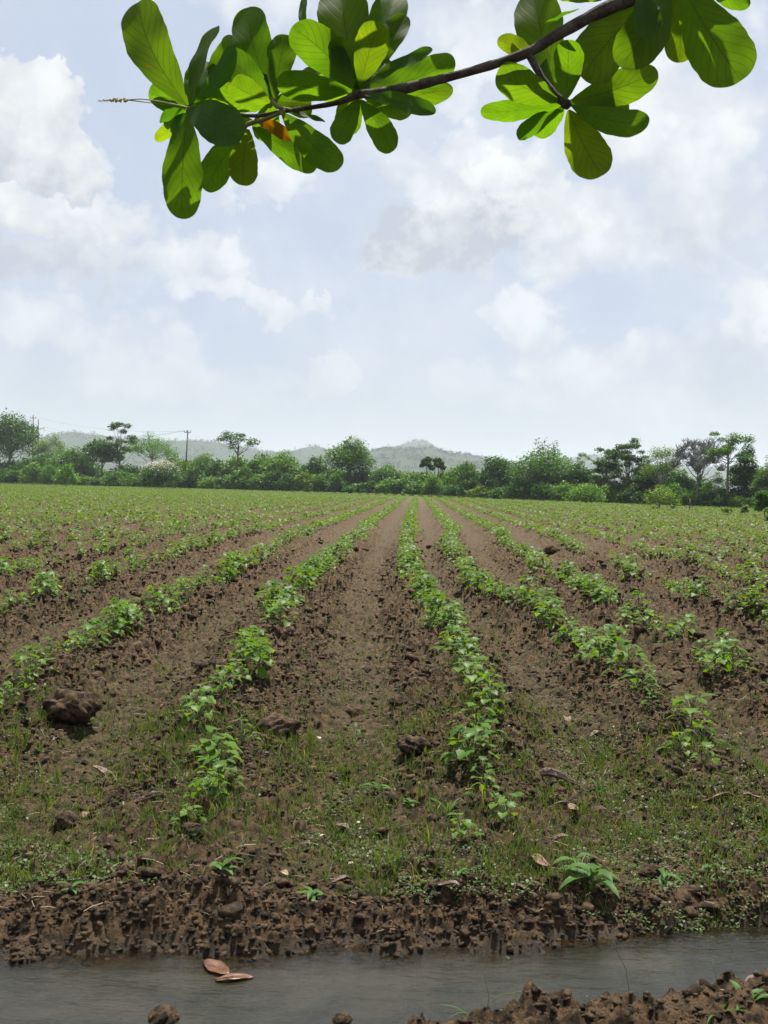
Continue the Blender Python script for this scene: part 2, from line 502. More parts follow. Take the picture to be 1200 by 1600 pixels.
def height(X, Y, full=False):
    X = np.asarray(X, float); Y = np.asarray(Y, float)
    kf = row_k(X, Y) + .07 * perlin(X * 1.1, Y * 1.1, 45) + .04 * perlin(X * 4, Y * 4, 46)
    c_ = .5 + .5 * np.cos(2 * np.pi * kf)
    infield = sstep(0, 3, field_end(X) - Y)
    near = .25 + .75 * sstep(4.7, 7.5, Y)
    ridge = c_ ** .8 * near * infield
    se = Y - np.interp(X, EX, EY) + .05 * perlin(X * 5, Y * 5, 31) + .03 * perlin(X * 14, Y * 14, 32)
    sn = Y - np.interp(X, NX, NY) + .05 * perlin(X * 5, Y * 5, 33) + .03 * perlin(X * 14, Y * 14, 34)
    berm = np.exp(-((se - .27) / .13) ** 2)
    z = .20 * ridge * (.75 + .5 * perlin(X * .8, Y * .8, 47))
    z = z + .012 * berm - .03
    # clods: rounded lumps with sharp gaps
    amp = (.75 + .50 * sstep(.12, .5, c_) * infield) * (.35 + .65 * infield)
    amp = np.maximum(amp, 1.15 * np.exp(-((se - .18) / .2) ** 2))
    big = np.maximum(perlin(X * 2.1, Y * 2.1, 1), -.2)
    X0, Y0 = X, Y
    X = X + .035 * perlin(X0 * 9, Y0 * 9, 41); Y = Y + .035 * perlin(X0 * 9, Y0 * 9, 42)
    lump = np.abs(perlin(X * 5.5, Y * 5.5, 2)) * .050 + np.abs(perlin(X * 13 + 3, Y * 13, 3)) * .032 \
        + np.abs(perlin(X * 31, Y * 31 + 7, 4)) * .018 + np.abs(perlin(X * 20, Y * 20 + 3, 49)) * .020 * sstep(4.6, 6, Y) + np.abs(perlin(X * 67, Y * 67 + 7, 5)) * .009
    X, Y = X0, Y0
    lod = 1 - sstep(25, 60, Y) * .7
    amp = amp * (1 + .9 * sstep(6, 13, Y) * infield)
    z = z + amp * (lump * 1.15 + big * .030) * lod + .012 * perlin(X * .9, Y * .9, 6)
    # ditch
    bankdrop = sstep(.24, -.24, se)
    nearrise = sstep(.10, -.12, sn)
    inside = bankdrop * (1 - nearrise)
    bedz = WZ - .13 + .02 * perlin(X * 3, Y * 3, 8) + .30 * lump
    z = z * (1 - inside) + bedz * inside
    # near bank lies a little lower
    nb = sstep(.3, -.6, sn)
    z = z - .05 * nb * (1 - sstep(0, .6, Y - 4.5))
    nbl = np.exp(-((sn + .22) / .16) ** 2) * nearrise
    z = z + .03 * nbl * (.6 + lump * 5)
    # gentle swell of the land far off
    z = z + .3 * perlin(X / 60, Y / 60, 9) * sstep(60, 160, Y)
    if full:
        wet = np.clip(sstep(.06, -.015, z - WZ), 0, 1) * (np.abs(Y - 4) < 3)
        bed = (1 - sstep(.05, .28, c_)) * infield * sstep(5, 7, Y)
        moss = np.clip((1 - infield * sstep(9, 20, Y) * .45) * sstep(-.45, .35, perlin(X * 1.3, Y * 1.3, 12) + .55 * (1 - sstep(.2, .6, c_))) * sstep(.22, .4, se), 0, 1)
        moss = np.maximum(moss, .8 * sstep(.10, .0, se) * sstep(-.2, .3, perlin(X * 4, Y * 4, 13)) * (se > -.2))
        grass = (1 - infield)
        grass = np.maximum(grass, .25 * sstep(60, 150, Y))
        return z, wet, bed, moss, grass
    return z


def H1(x, y): return float(height(np.array([x]), np.array([y]))[0])


# the ground: one sheet, fine near the camera and coarse towards the horizon
ys = [-3000, -800, -200, -60, -20, -8, -3, 0, 1.2, 2.0, 2.5]
y_ = 2.7
while y_ < 9: ys.append(y_); y_ += max(.0095, .0023 * y_)
while y_ < 28: ys.append(y_); y_ += .0034 * y_
while y_ < 300: ys.append(y_); y_ += .010 * y_
while y_ < 9000: ys.append(y_); y_ *= 1.12
YS = np.array(ys)
NI, NO = 520, 14
ui = np.linspace(-1, 1, 2 * NI + 1)
W = np.where(YS < 2.7, 3.0, np.minimum(.44 * YS + 1.4, 4000))
XG = ui[None, :] * W[:, None]
gro = (np.arange(1, NO + 1) / NO) ** 3
RX = W[:, None] + gro[None, :] * (9000 - W[:, None])
XG = np.concatenate([-RX[:, ::-1], XG, RX], 1)
YG = np.repeat(YS[:, None], XG.shape[1], 1)
z, wet, bed, moss, grass = height(XG, YG, True)
nr, nc = XG.shape
V = np.stack([XG, YG, z], -1).reshape(-1, 3)
idx = np.arange(nr * nc).reshape(nr, nc)
F = np.stack([idx[:-1, :-1], idx[:-1, 1:], idx[1:, 1:], idx[1:, :-1]], -1).reshape(-1, 4)
ground_o = mk('ground', V, F, M_SOIL, smooth=True, attrs={'wet': wet.ravel(), 'bed': bed.ravel(), 'moss': moss.ravel(), 'grass': grass.ravel()})
tag(ground_o, kind='structure')

# ------------------------------------------------------------------ water in the ditch
wx = np.linspace(-9, 9, 500); wy = np.arange(2.6, 5.1, .02)
WX, WY = np.meshgrid(wx, wy)
wz = WZ + .0022 * perlin(WX * 5 + 1.2 * WY, WY * 16, 21) + .0012 * perlin(WX * 14, WY * 38, 22)
depth = np.clip((WZ - height(WX, WY)) / .15, 0, 1)
idx = np.arange(WX.size).reshape(WX.shape)
F = np.stack([idx[:-1, :-1], idx[:-1, 1:], idx[1:, 1:], idx[1:, :-1]], -1).reshape(-1, 4)
m_, g = newmat('muddy_water')
geo = g.n('ShaderNodeNewGeometry')
mp = g.vm('MULTIPLY', geo.outputs['Position'], (1.0, 2.6, 1))
dep = g.n('ShaderNodeAttribute', attribute_name='depth').outputs['Fac']
murk = g.mix(g.ramp(g.noise(geo.outputs['Position'], 2.6, 5, .6, .4), .35, .65), (.015, .015, .009), (.030, .027, .016))
df = g.n('ShaderNodeBsdfDiffuse'); g.l(murk, df.inputs[0])
tr = g.n('ShaderNodeBsdfTransparent'); tr.inputs[0].default_value = (.80, .68, .45, 1)
mx = g.n('ShaderNodeMixShader')
g.l(g.ramp(dep, .05, .85, .12, .92), mx.inputs[0]); g.l(tr.outputs[0], mx.inputs[1]); g.l(df.outputs[0], mx.inputs[2])
gl = g.n('ShaderNodeBsdfGlossy'); gl.inputs['Roughness'].default_value = .03
bp = g.n('ShaderNodeBump'); bp.inputs['Strength'].default_value = .6; bp.inputs['Distance'].default_value = .010
g.l(g.m('ADD', g.noise(mp, 7, 4, .6, .8), g.m('MULTIPLY', g.noise(mp, 34, 3, .6, .5), .35)), bp.inputs['Height'])
g.l(bp.outputs[0], gl.inputs['Normal'])
fr = g.n('ShaderNodeFresnel'); fr.inputs['IOR'].default_value = 1.62; g.l(bp.outputs[0], fr.inputs['Normal'])
mx2 = g.n('ShaderNodeMixShader'); g.l(fr.outputs[0], mx2.inputs[0]); g.l(mx.outputs[0], mx2.inputs[1]); g.l(gl.outputs[0], mx2.inputs[2])
o_ = g.n('ShaderNodeOutputMaterial'); g.l(mx2.outputs[0], o_.inputs[0])
tag(mk('water', np.stack([WX, WY, wz], -1).reshape(-1, 3), F, m_, smooth=True, attrs={'depth': depth.ravel()}), kind='structure')


# ------------------------------------------------------------------ loose soil clods
def ico(sub):
    import bmesh
    bm = bmesh.new(); bmesh.ops.create_icosphere(bm, subdivisions=sub, radius=1)
    V = np.array([v.co[:] for v in bm.verts]); F = np.array([[v.index for v in f.verts] for f in bm.faces]); bm.free()
    return V, F


def clod_proto(sub, seed, rough=.45):
    V, F = ico(sub)
    n = np.abs(perlin(V[:, 0] * 1.6 + seed, V[:, 1] * 1.6 + V[:, 2] * 1.1, seed)) * .9 + np.abs(perlin(V[:, 0] * 3.7 + V[:, 2] * 2.9, V[:, 1] * 3.7 - seed, seed + 5)) * .45
    n2 = perlin(V[:, 0] * 8 + V[:, 2] * 5, V[:, 1] * 8 - V[:, 2] * 3, seed + 9) * .10
    V = V * (.62 + rough * n + n2)[:, None]
    V = V + .22 * np.stack([perlin(V[:, 1] * 2.3 + seed, V[:, 2] * 2.3, seed + 2), perlin(V[:, 0] * 2.3, V[:, 2] * 2.3 + seed, seed + 3), perlin(V[:, 0] * 2.3, V[:, 1] * 2.3 + seed, seed + 4)], 1)
    V[:, 2] *= .55
    return V, F


def spread(n, y0, y1, power=1.0, margin=.42):
    """random ground points in the fan the photo could see, denser near"""
    u = rng.random(n)
    Y = y0 * (y1 / y0) ** (u ** power)
    X = (rng.random(n) * 2 - 1) * (margin * Y + .8)
    return X, Y


parts = []
for s in (7, 8, 9):                       # crumbly bank lips and the rough middle distance
    n = 5500
    X = (rng.random(n) * 2 - 1) * 2.6
    farb = rng.random(n) < .82
    Y = np.where(farb, np.interp(X, EX, EY) + rng.random(n) * .42 - .04, np.interp(X, NX, NY) - rng.random(n) * .5 + .03)
    sc_ = .0022 + .016 * rng.random(n) ** 5
    PV, PF = clod_proto(1, s, .8)
    a = rng.random(n) * 6.28
    parts.append(scatter(PV, PF, np.stack([X, Y, height(X, Y) + sc_ * .2], 1), sc_, rotm(a, rng.random(n) * .6, a * 3)))
    n = 22000
    X, Y = spread(n, 5.2, 22)
    kf = row_k(X, Y); ok = rng.random(n) < (.25 + .75 * sstep(.05, .5, .5 + .5 * np.cos(2 * np.pi * kf))) * np.where(perlin(X * 1.3, Y * 1.3, 48) > -.2, 1, .4)
    X, Y = X[ok], Y[ok]
    sc_ = (.006 + .020 * rng.random(len(X)) ** 2) * (.7 + Y / 22)
    PV, PF = clod_proto(1, s + 20, .9)
    PV = PV * np.array([1, 1, 1.3])
    a = rng.random(len(X)) * 6.28
    parts.append(scatter(PV, PF, np.stack([X, Y, height(X, Y) + sc_ * .1], 1), sc_, rotm(a, rng.random(len(X)) * .6, a * 3)))
    n = 1500
    X, Y = spread(n, 8, 30)
    kf = row_k(X, Y); ok = rng.random(n) < .25 + .75 * sstep(.1, .5, .5 + .5 * np.cos(2 * np.pi * kf))
    X, Y = X[ok], Y[ok]
    sc_ = (.015 + .045 * rng.random(len(X)) ** 2) * (1 + Y / 40)
    PV, PF = clod_proto(2, s, .8)
    a = rng.random(len(X)) * 6.28
    parts.append(scatter(PV, PF, np.stack([X, Y, height(X, Y)], 1), sc_, rotm(a, rng.random(len(X)) * .6, a * 3)))
for s, sub, n, lo, hi in ((1, 2, 700, .016, .045), (2, 2, 700, .016, .05), (6, 2, 700, .016, .04), (3, 1, 12000, .004, .018), (4, 1, 12000, .004, .018), (5, 1, 12000, .003, .014)):
    X, Y = spread(n * 2, 3.2, 20 if sub == 2 else 15)
    kf = row_k(X, Y); c_ = .5 + .5 * np.cos(2 * np.pi * kf)
    se = Y - np.interp(X, EX, EY); sn = Y - np.interp(X, NX, NY)
    pr = np.where(Y > 6, .15 + .85 * sstep(.1, .5, c_), .35 + .65 * np.exp(-((se - .3) / .3) ** 2))
    pr = np.where((se < .08) & (sn > -.05), 0, pr)
    pr = pr * np.where(perlin(X * 1.7, Y * 1.7, 44) > -.15, 1, .35)
    ok = rng.random(len(X)) < pr
    X, Y = X[ok][:n], Y[ok][:n]
    sc_ = lo + (hi - lo) * rng.random(len(X)) ** 2.2
    PV, PF = clod_proto(sub, s, .8)
    pos = np.stack([X, Y, height(X, Y) + sc_ * .05], 1)
    a = rng.random(len(X)) * 6.28
    parts.append(scatter(PV, PF, pos, np.stack([sc_, sc_ * (.7 + .5 * rng.random(len(X))), sc_], 1), rotm(a, rng.random(len(X)) * .6, a * 3)))
V, F = merge(parts)
tag(mk('soil_crumbs', V, F, M_CLOD, smooth=False), 'loose crumbs of brown soil scattered over ridges and banks', 'soil', kind='stuff')

CLODS = [  # px, py (base), radius px, squash, label
    (112, 1108, 44, .75, 'large domed brown clod beside the second crop row on the left'),
    (150, 1040, 14, .7, 'small smooth clod under the left crop row plants'),
    (958, 1052, 20, .7, 'pale rounded clod right behind the leafy plants right of centre'),
    (1012, 1142, 15, .8, 'grey round clod under the leafy right row plants'),
    (659, 1060, 17, .8, 'flat-topped clod right of the centre ridge'),
    (630, 1100, 22, .7, 'big rough clod low on the centre ridge'),
    (606, 1052, 20, .7, 'long clod high on the centre ridge'),
    (645, 1165, 30, .6, 'broad lumpy clod ending the centre ridge'),
    (436, 1140, 36, .7, 'dark hollow clod on the right side of the left-centre row'),
    (552, 1118, 20, .95, 'black shaded clod in the middle furrow'),
    (104, 1285, 22, .8, 'dark broken clod near the left edge among grass'),
    (300, 1300, 20, .8, 'dark clod at the foot of the left-centre row'),
    (255, 1592, 28, .7, 'brown clod poking out of the ditch water lower left'),
    (535, 1596, 16, .8, 'small pale clod at the water near the middle bottom'),
    (740, 1545, 14, .8, 'knobbly clod on the near bank beside the water'),
    (1022, 1562, 22, .8, 'upright lump on the near bank right of the knobbly clod'),
    (860, 860, 12, .8, 'small clod between the far right rows'),
    (616, 938, 11, .9, 'rounded dark clod beside the centre row'),
    (715, 982, 13, .8, 'dark lump beside the row right of centre'),
    (1015, 1365, 20, .8, 'crumbly brown lump above the ditch on the right'),
    (1150, 1400, 24, .75, 'wide crumbly lump above the ditch at the right edge'),
]
for i, (px, py, rp, sq, lab) in enumerate(CLODS):
    zz = .06
    if py > 1560: zz = WZ
    elif py > 1530: zz = -.05
    p = ground(px, py, zz)
    z0 = max(H1(p.x, p.y), WZ if py > 1580 else -9)
    p = ground(px, py, z0)
    r = rp * p.y / FPX
    PV, PF = ico(4)
    n0 = .24 * perlin(PV[:, 0] * 1.3 + i * 3.1, PV[:, 1] * 1.3 + PV[:, 2], 70 + i) + .16 * perlin(PV[:, 0] * 3 + i, PV[:, 1] * 3 + PV[:, 2] * 2.5, i + 3)
    PV = PV * (.92 + n0)[:, None]
    n = perlin(PV[:, 0] * 11, PV[:, 1] * 11 + PV[:, 2] * 9, i) * .08 + perlin(PV[:, 0] * 5 + i, PV[:, 1] * 5 + PV[:, 2] * 4, i) * .10
    PV = PV * (1 + n)[:, None]
    PV = PV * np.array([r, r * .9, r * sq * .85])
    o = mk('soil_clod', PV, PF, M_CLOD, smooth=True)
    o.location = (p.x, p.y, z0 + r * sq * .10); o.rotation_euler = (0, 0, i * 1.7)
    tag(o, lab, 'clod', 'large soil clods')

# ------------------------------------------------------------------ crop plants
LEAF2D = np.array([(0, 0), (-.06, .16), (.06, .36), (.27, .47), (.42, .36), (.60, .40), (.80, .20), (1.0, 0),
                   (.80, -.20), (.60, -.40), (.42, -.36), (.27, -.47), (.06, -.36), (-.06, -.16)])


def crop_leaf():
    x, y = LEAF2D[:, 0], LEAF2D[:, 1]
    zf = .22 * np.abs(y) - .28 * (x - .35) ** 2
    V = np.concatenate([np.stack([x, y, zf], 1), np.array([(.25, 0, .03), (.55, 0, .0)])])
    n = len(x); F = []
    c0, c1 = n, n + 1
    for i in range(n):
        j = (i + 1) % n
        F.append((i, j, c0 if min(i, n - i) < 4 and min(j, n - j) <= 4 else c1))
    F += [(4, c1, c0), (10, c0, c1)]
    return V, np.array(F)


CLV, CLF = crop_leaf()


def crop_proto(seed, n, hgt, spr):
    r_ = np.random.default_rng(seed)
    a = r_.random(n) * 6.28 + np.arange(n) * 2.4
    t = (np.arange(n) + r_.random(n)) / n
    hh = hgt * (.25 + .75 * t)
    rad = spr * (.95 - .75 * t ** 1.5) * (.6 + .5 * r_.random(n))
    base = np.stack([np.cos(a) * rad * .55, np.sin(a) * rad * .55, hh], 1)
    size = (.040 + .042 * r_.random(n)) * (hgt / .22)
    tilt = r_.normal(.22, .28, n)
    M = rotm(a + r_.normal(0, .4, n), tilt, a)
    V, F = scatter(CLV, CLF, base, size, M)
    rn = np.repeat(r_.random(n), len(CLV))
    sp_ = []
    top = Vector((r_.normal(0, .01), r_.normal(0, .01), hgt * .92))
    sp_.append(tube([(0, 0, -.03), (0, 0, hgt * .4), top], [.005, .004, .002], 4))
    for i in range(n):
        s0 = Vector((0, 0, hh[i] * .62)); e0 = Vector(base[i])
        mid = (s0 + e0) / 2 + Vector((0, 0, -.008))
        sp_.append(tube([s0, mid, e0], [.0022, .0018, .0014], 4))
    SV, SF = merge(sp_)
    return V, F, rn, SV, SF


PROTOS = []
for i, (n, h_, s_) in enumerate(((16, .24, .22), (13, .20, .20), (20, .27, .24), (11, .17, .17), (17, .22, .26), (24, .30, .25))):
    V, F, rn, SV, SF = crop_proto(100 + i, n, h_, s_)
    root = empty('crop_plant')
    mk('foliage', V, F, M_CROP, root, attrs={'rnd': rn})
    mk('stem', SV, SF, M_STEM, root)
    PROTOS.append(root)
used = [False] * len(PROTOS)
# candidates along every row
cand = []
for k in range(-60, 75):
    Y = 4.5 if k in (-1, 0) else 6.0
    if k == 1: Y = 5.8
    if abs(k) >= 2: Y = 6.2
    while Y < 200:
        step = (.22 if Y < 9 else .16) + .11 * random.random() + (.02 if Y > 40 else 0)
        Y += step
        x = float(row_x(k, Y))
        if abs(x) > .40 * Y + .8: 
            Y += .6 if Y > 30 else 0
            if abs(x) > 3 * (.40 * Y + .8): Y += 2
            continue
        if Y > field_end(x) - 1: continue
        gap = float(perlin(Y * .9 + k * 7.3, k * 3.1, 77))
        if gap < (-.9 if abs(k) < 2 and Y < 7 else -.46 if abs(k) < 8 else -.32): continue
        cand.append((Y, x + random.gauss(0, .08), k, random.random()))
cand.sort(key=lambda c0: c0[0] + .3 * abs(c0[1]))
cand_near = [c0 for c0 in cand if abs(c0[1]) < .355 * c0[0]][:300]
nearset = set(id(c0) for c0 in cand_near)
far = [c0 for c0 in cand if id(c0) not in nearset]
ORD = ['nearest', 'second', 'third', 'fourth', 'fifth', 'sixth', 'seventh', 'eighth', 'ninth', 'tenth', 'eleventh', 'twelfth']
NUM = ['', 'first', 'second', 'third', 'fourth', 'fifth', 'sixth', 'seventh', 'eighth', 'ninth', 'tenth', 'eleventh', 'twelfth', 'thirteenth', 'fourteenth']


def row_name(k):
    if k == 0: return 'the row right of the middle furrow'
    if k == -1: return 'the row left of the middle furrow'
    if k > 0: return 'the %s row right of centre' % NUM[min(k, 14)]
    return 'the %s row left of centre' % NUM[min(-k, 14)]


cnt = {}
for (Y, x, k, rr) in sorted(cand_near):
    pi = int(rr * 997) % len(PROTOS)
    if not used[pi]: o = PROTOS[pi]; used[pi] = True
    else: o = copy_tree(PROTOS[pi])
    s_ = .68 + .45 * ((rr * 31) % 1) + .08 * (Y > 9) - .10 * (Y < 5.4)
    o.location = (x, Y, H1(x, Y) - .01); o.rotation_euler = (random.gauss(0, .08), random.gauss(0, .08), rr * 40)
    o.scale = (s_, s_, s_ * (.85 + .3 * random.random()))
    i = cnt.get(k, 0); cnt[k] = i + 1
    if i < 12:
        lab = '%s green plant from the ditch in %s' % (ORD[i], row_name(k))
    else:
        lab = 'leafy plant beyond the twelfth in %s' % row_name(k)
    tag(o, lab, 'crop plant', 'leafy crop plants standing in ' + row_name(k))

# plants beyond the three hundred nearest: low detail ones in one object
fa = np.array([(c0[1], c0[0], c0[3]) for c0 in far])
X, Y, rr = fa[:, 0], fa[:, 1], fa[:, 2]
Zf = height(X, Y)
parts, rnds = [], []
mid = (Y < 32)
for i, PR in enumerate(PROTOS):      # middle distance: the real plant shape without stems
    me = PR.children[0].data if PR.children[0].name.startswith('foliage') else PR.children[1].data
    nV = len(me.vertices); PVv = np.empty(nV * 3); me.vertices.foreach_get('co', PVv); PVv = PVv.reshape(-1, 3)
    PFf = np.empty(len(me.polygons) * 3, dtype=np.int32); me.loops.foreach_get('vertex_index', PFf); PFf = PFf.reshape(-1, 3)
    s = mid & ((rr * 997).astype(int) % len(PROTOS) == i)
    n = s.sum()
    parts.append(scatter(PVv, PFf, np.stack([X[s], Y[s], Zf[s]], 1), .80 + .45 * ((rr[s] * 31) % 1), rotm(rr[s] * 40, np.zeros(n), np.zeros(n))))
    rnds.append(np.repeat(rng.random(n * (nV // len(CLV))), len(CLV)))
V, F = merge(parts)
# far: six-leaf plants, tris
s = ~mid; n = s.sum(); NL = 6
dia = np.array([(0, 0, 0), (.5, .42, .08), (1, 0, -.12), (.5, -.42, .08)])
xx = np.repeat(X[s], NL); yy = np.repeat(Y[s], NL); zz = np.repeat(Zf[s], NL); m = n * NL
a = rng.random(m) * 6.28; rad = rng.random(m) ** .6 * .16
pos = np.stack([xx + np.cos(a) * rad, yy + np.sin(a) * rad, zz + .06 + rng.random(m) * .18], 1)
V2, F2 = scatter(dia, np.array([(0, 1, 2), (0, 2, 3)]), pos, .09 + .085 * rng.random(m), rotm(a, rng.normal(.2, .35, m), a))
rn2 = np.repeat(rng.random(m), 4)
V, F = merge([(V, F), (V2, F2)])
tag(mk('crop_rows', V, F, M_CROPFAR, attrs={'rnd': np.concatenate(rnds + [rn2])}), 'long converging green crop rows covering the far part of the field', 'crops', kind='stuff')

# ------------------------------------------------------------------ grass, low weeds, straw
bl = np.array([(-.5, 0, 0), (.5, 0, 0), (-.42, .06, .4), (.42, .06, .4), (-.28, .22, .75), (.28, .22, .75), (0, .45, 1.0), (0.02, .45, 1.0)])
blF = np.array([(0, 1, 3, 2), (2, 3, 5, 4), (4, 5, 7, 6)])


def tufts(nt, y0, y1, per, lo, hi, wd, seedmask, power=1.0, thr=.0):
    X, Y = spread(nt * 4, y0, y1, power)
    kf = row_k(X, Y); c_ = .5 + .5 * np.cos(2 * np.pi * kf)
    se = Y - np.interp(X, EX, EY)
    msk = perlin(X * 1.5, Y * 1.5, seedmask) + .5 * perlin(X * 4, Y * 4, seedmask + 1)
    ok = (msk > thr) & (se > .19) | ((se > .0) & (rng.random(len(X)) < .16))
    ok &= (rng.random(len(X)) < np.where(Y < 7, 1, .55 - .4 * c_))
    X, Y = X[ok][:nt], Y[ok][:nt]
    n = len(X) * per
    X = np.repeat(X, per) + rng.normal(0, .022, n); Y = np.repeat(Y, per) + rng.normal(0, .022, n)
    hgt = lo + (hi - lo) * rng.random(n) ** 2
    a = rng.random(n) * 6.28
    sc_ = np.stack([np.full(n, wd) * (.6 + .8 * rng.random(n)), hgt, hgt], 1)
    return scatter(bl, blF, np.stack([X, Y, height(X, Y) - .004], 1), sc_, rotm(a, rng.random(n) * .7, rng.random(n) * 6.28)), n


(A, n1) = tufts(3500, 4.15, 7.0, 8, .015, .085, .0040, 51, 1.0, .05)
(B, n2) = tufts(1300, 6, 13, 8, .03, .10, .005, 51, 1.0, .05)
(C_, n3) = tufts(600, 4.2, 8, 9, .05, .15, .0045, 55, 1.0, .1)
V, F = merge([A, B, C_])
# far grass strip along the hedgerow
X = rng.uniform(-110, 60, 34000); u = rng.random(len(X))
fe, he = field_end(X), hedge_y(X)
Y = fe + (he - fe + 2) * u
ok = np.abs(X) < .42 * Y
X, Y = X[ok], Y[ok]; n = len(X)
hg = .12 + .3 * rng.random(n)
D = scatter(bl, blF, np.stack([X, Y, height(X, Y)], 1), np.stack([np.full(n, .07), hg, hg], 1), rotm(rng.random(n) * 6.28, rng.random(n) * .6, rng.random(n) * 6.28))
V, F = merge([(V, F), D])
tag(mk('grass', V, F, M_GRASS, attrs={'rnd': np.repeat(rng.random(n1 + n2 + n3 + n), 8)}), 'thin green and straw coloured grass growing between the rows and above the ditch', 'grass', kind='stuff')

# ground-hugging weeds
X, Y = spread(110000, 4.1, 13, 1.2)
se = Y - np.interp(X, EX, EY); kf = row_k(X, Y); c_ = .5 + .5 * np.cos(2 * np.pi * kf)
msk = perlin(X * 1.2, Y * 1.2, 61) + .6 * perlin(X * 3.6, Y * 3.6, 62) + .3 * (X > 1) * (Y < 6.3)
ok = (((msk > .14) & (se > .19)) | ((se < .12) & (se > -.02) & (msk > -.1))) & (rng.random(len(X)) < np.where(Y < 7, 1, .5 - .4 * c_))
X, Y = X[ok], Y[ok]; n = len(X)
a = rng.random(n) * 6.28
V, F = scatter(dia, np.array([(0, 1, 2, 3)]), np.stack([X, Y, height(X, Y) + .004 + .012 * rng.random(n)], 1), .008 + .012 * rng.random(n) ** 1.5, rotm(a, rng.normal(0, .45, n), a))
tag(mk('ground_weeds', V, F, M_GROUNDCOVER, attrs={'rnd': np.repeat(rng.random(n), 4)}), 'tiny creeping green weeds covering damp soil near the ditch', 'weeds', kind='stuff')

# straw and root bits
X, Y = spread(4200, 3.4, 13)
se = Y - np.interp(X, EX, EY); sn = Y - np.interp(X, NX, NY)
ok = (se > .1) | (sn < -.1)
X, Y = X[ok], Y[ok]; n = len(X)
stw = np.array([(-.5, -.012, 0), (-.5, .012, 0), (0, .012 + .06, .05), (0, -.012 + .06, .05), (.5, -.01, .0), (.5, .01, 0), (0, .06, .075), (.5, 0, .02), (-.5, 0, .02)])
stF = np.array([(0, 3, 6, 8), (1, 8, 6, 2), (3, 4, 7, 6), (2, 6, 7, 5)])
a = rng.random(n) * 3.14
L = .02 + .07 * rng.random(n) ** 2
V, F = scatter(stw, stF, np.stack([X, Y, height(X, Y) + .006], 1), L, rotm(a, rng.normal(0, .3, n), rng.random(n) * 6))
tag(mk('straw_litter', V, F, M_STRAW), 'pale dry straw and root bits lying on the soil', 'straw', kind='stuff')


X, Y = spread(1500, 4.0, 11)
se = Y - np.interp(X, EX, EY); ok = se > .12
X, Y = X[ok], Y[ok]; n = len(X)
a = rng.random(n) * 6.28
V, F = scatter(bl, blF, np.stack([X, Y, height(X, Y) + .008], 1), np.stack([.008 + .014 * rng.random(n), .015 + .03 * rng.random(n), .01 + .02 * rng.random(n)], 1), rotm(a, .9 + .6 * rng.random(n), a))
tag(mk('leaf_litter', V, F, M_DRY), 'small broken bits of brown dead leaf strewn over the soil', 'leaf litter', kind='stuff')

# ------------------------------------------------------------------ single weeds
def weed(px, py, nl, ln, wd, lab, mat=M_WEED, up_=.7, z=None, name='weed_plant', hgt=0.0, group=None):
    p = ground(px, py, .03 if z is None else z)
    p = ground(px, py, H1(p.x, p.y)) if z is None else p
    r_ = np.random.default_rng(int(px * 7 + py))
    root = empty(name, (p.x, p.y, (H1(p.x, p.y) if z is None else z) - .005))
    vs = []; st_ = []
    st_.append(tube([(0, 0, 0), (.004, 0, max(hgt, .02) * .5), (0, 0, max(hgt, .02))], [.003, .0026, .0015], 4))
    for i in range(nl):
        a = i * 2.4 + r_.random()
        hb = max(hgt, .01) * (.25 + .75 * i / max(nl - 1, 1))
        l_ = ln * (.7 + .5 * r_.random()); elv = up_ * (.6 + .7 * r_.random())
        rows = 8; Vv = []
        for j in range(rows):
            t = j / (rows - 1)
            ang = elv - t * 1.5 * (.6 + .5 * r_.random() * 0 + .2)
            if j == 0: cur = Vector((0, 0, 0))
            else: cur = cur + Vector((math.cos(ang), 0, math.sin(ang))) * (l_ / (rows - 1))
            w_ = wd * (math.sin(math.pi * min(.02 + t ** .8, 1)) ** .8 + .06) * (1 if t < .99 else .1)
            for q in (-1, 0, 1):
                Vv.append((cur.x, q * w_ / 2, cur.z + (.18 * w_ if q else 0)))
        Vv = np.array(Vv)
        ca, sa = math.cos(a), math.sin(a)
        Vv = np.stack([Vv[:, 0] * ca - Vv[:, 1] * sa, Vv[:, 0] * sa + Vv[:, 1] * ca, Vv[:, 2] + hb], 1)
        Fq = [(j * 3 + q, j * 3 + q + 1, j * 3 + q + 4, j * 3 + q + 3) for j in range(rows - 1) for q in (0, 1)]
        vs.append((Vv, np.array(Fq)))
    V, F = merge(vs)
    mk('foliage', V, F, mat, root, smooth=True, attrs={'rnd': np.repeat(r_.random(nl), 24)})
    SV, SF = merge(st_)
    mk('stem', SV, SF, M_STEM, root)
    tag(root, lab, 'weed', group)
    return root


weed(588, 1240, 7, .10, .020, 'bright broad-bladed seedling left of the centre row near the ditch', hgt=.05)
weed(556, 1150, 4, .055, .018, 'small upright seedling standing in the middle furrow', hgt=.07)
weed(640, 1262, 7, .06, .024, 'bluish green weed clump between the middle furrow and the centre row', hgt=.04)
weed(240, 1235, 4, .045, .034, 'round-leaved seedling between the left rows', hgt=.04)
weed(925, 1400, 10, .15, .040, 'broad drooping dock-like weed above the ditch on the right', hgt=.09)
weed(900, 1372, 6, .11, .034, 'smaller leafy weed left behind the drooping weed', hgt=.08)
weed(487, 1452, 8, .08, .018, 'dark weed hanging over the ditch bank at the middle', hgt=.04)
weed(345, 1452, 6, .09, .022, 'slender weed with two pale leaves by the water left of centre', hgt=.04)
weed(1035, 1440, 8, .09, .026, 'dark leafy weed on the bank above the water at right', hgt=.06)
weed(1108, 1432, 6, .06, .018, 'small green weed on the bank near the right edge', hgt=.04)
weed(718, 1460, 6, .04, .014, 'tiny weed at the waterline right of the middle', hgt=.02)
weed(140, 1110, 5, .05, .018, 'low weed under the domed clod at left', hgt=.02)
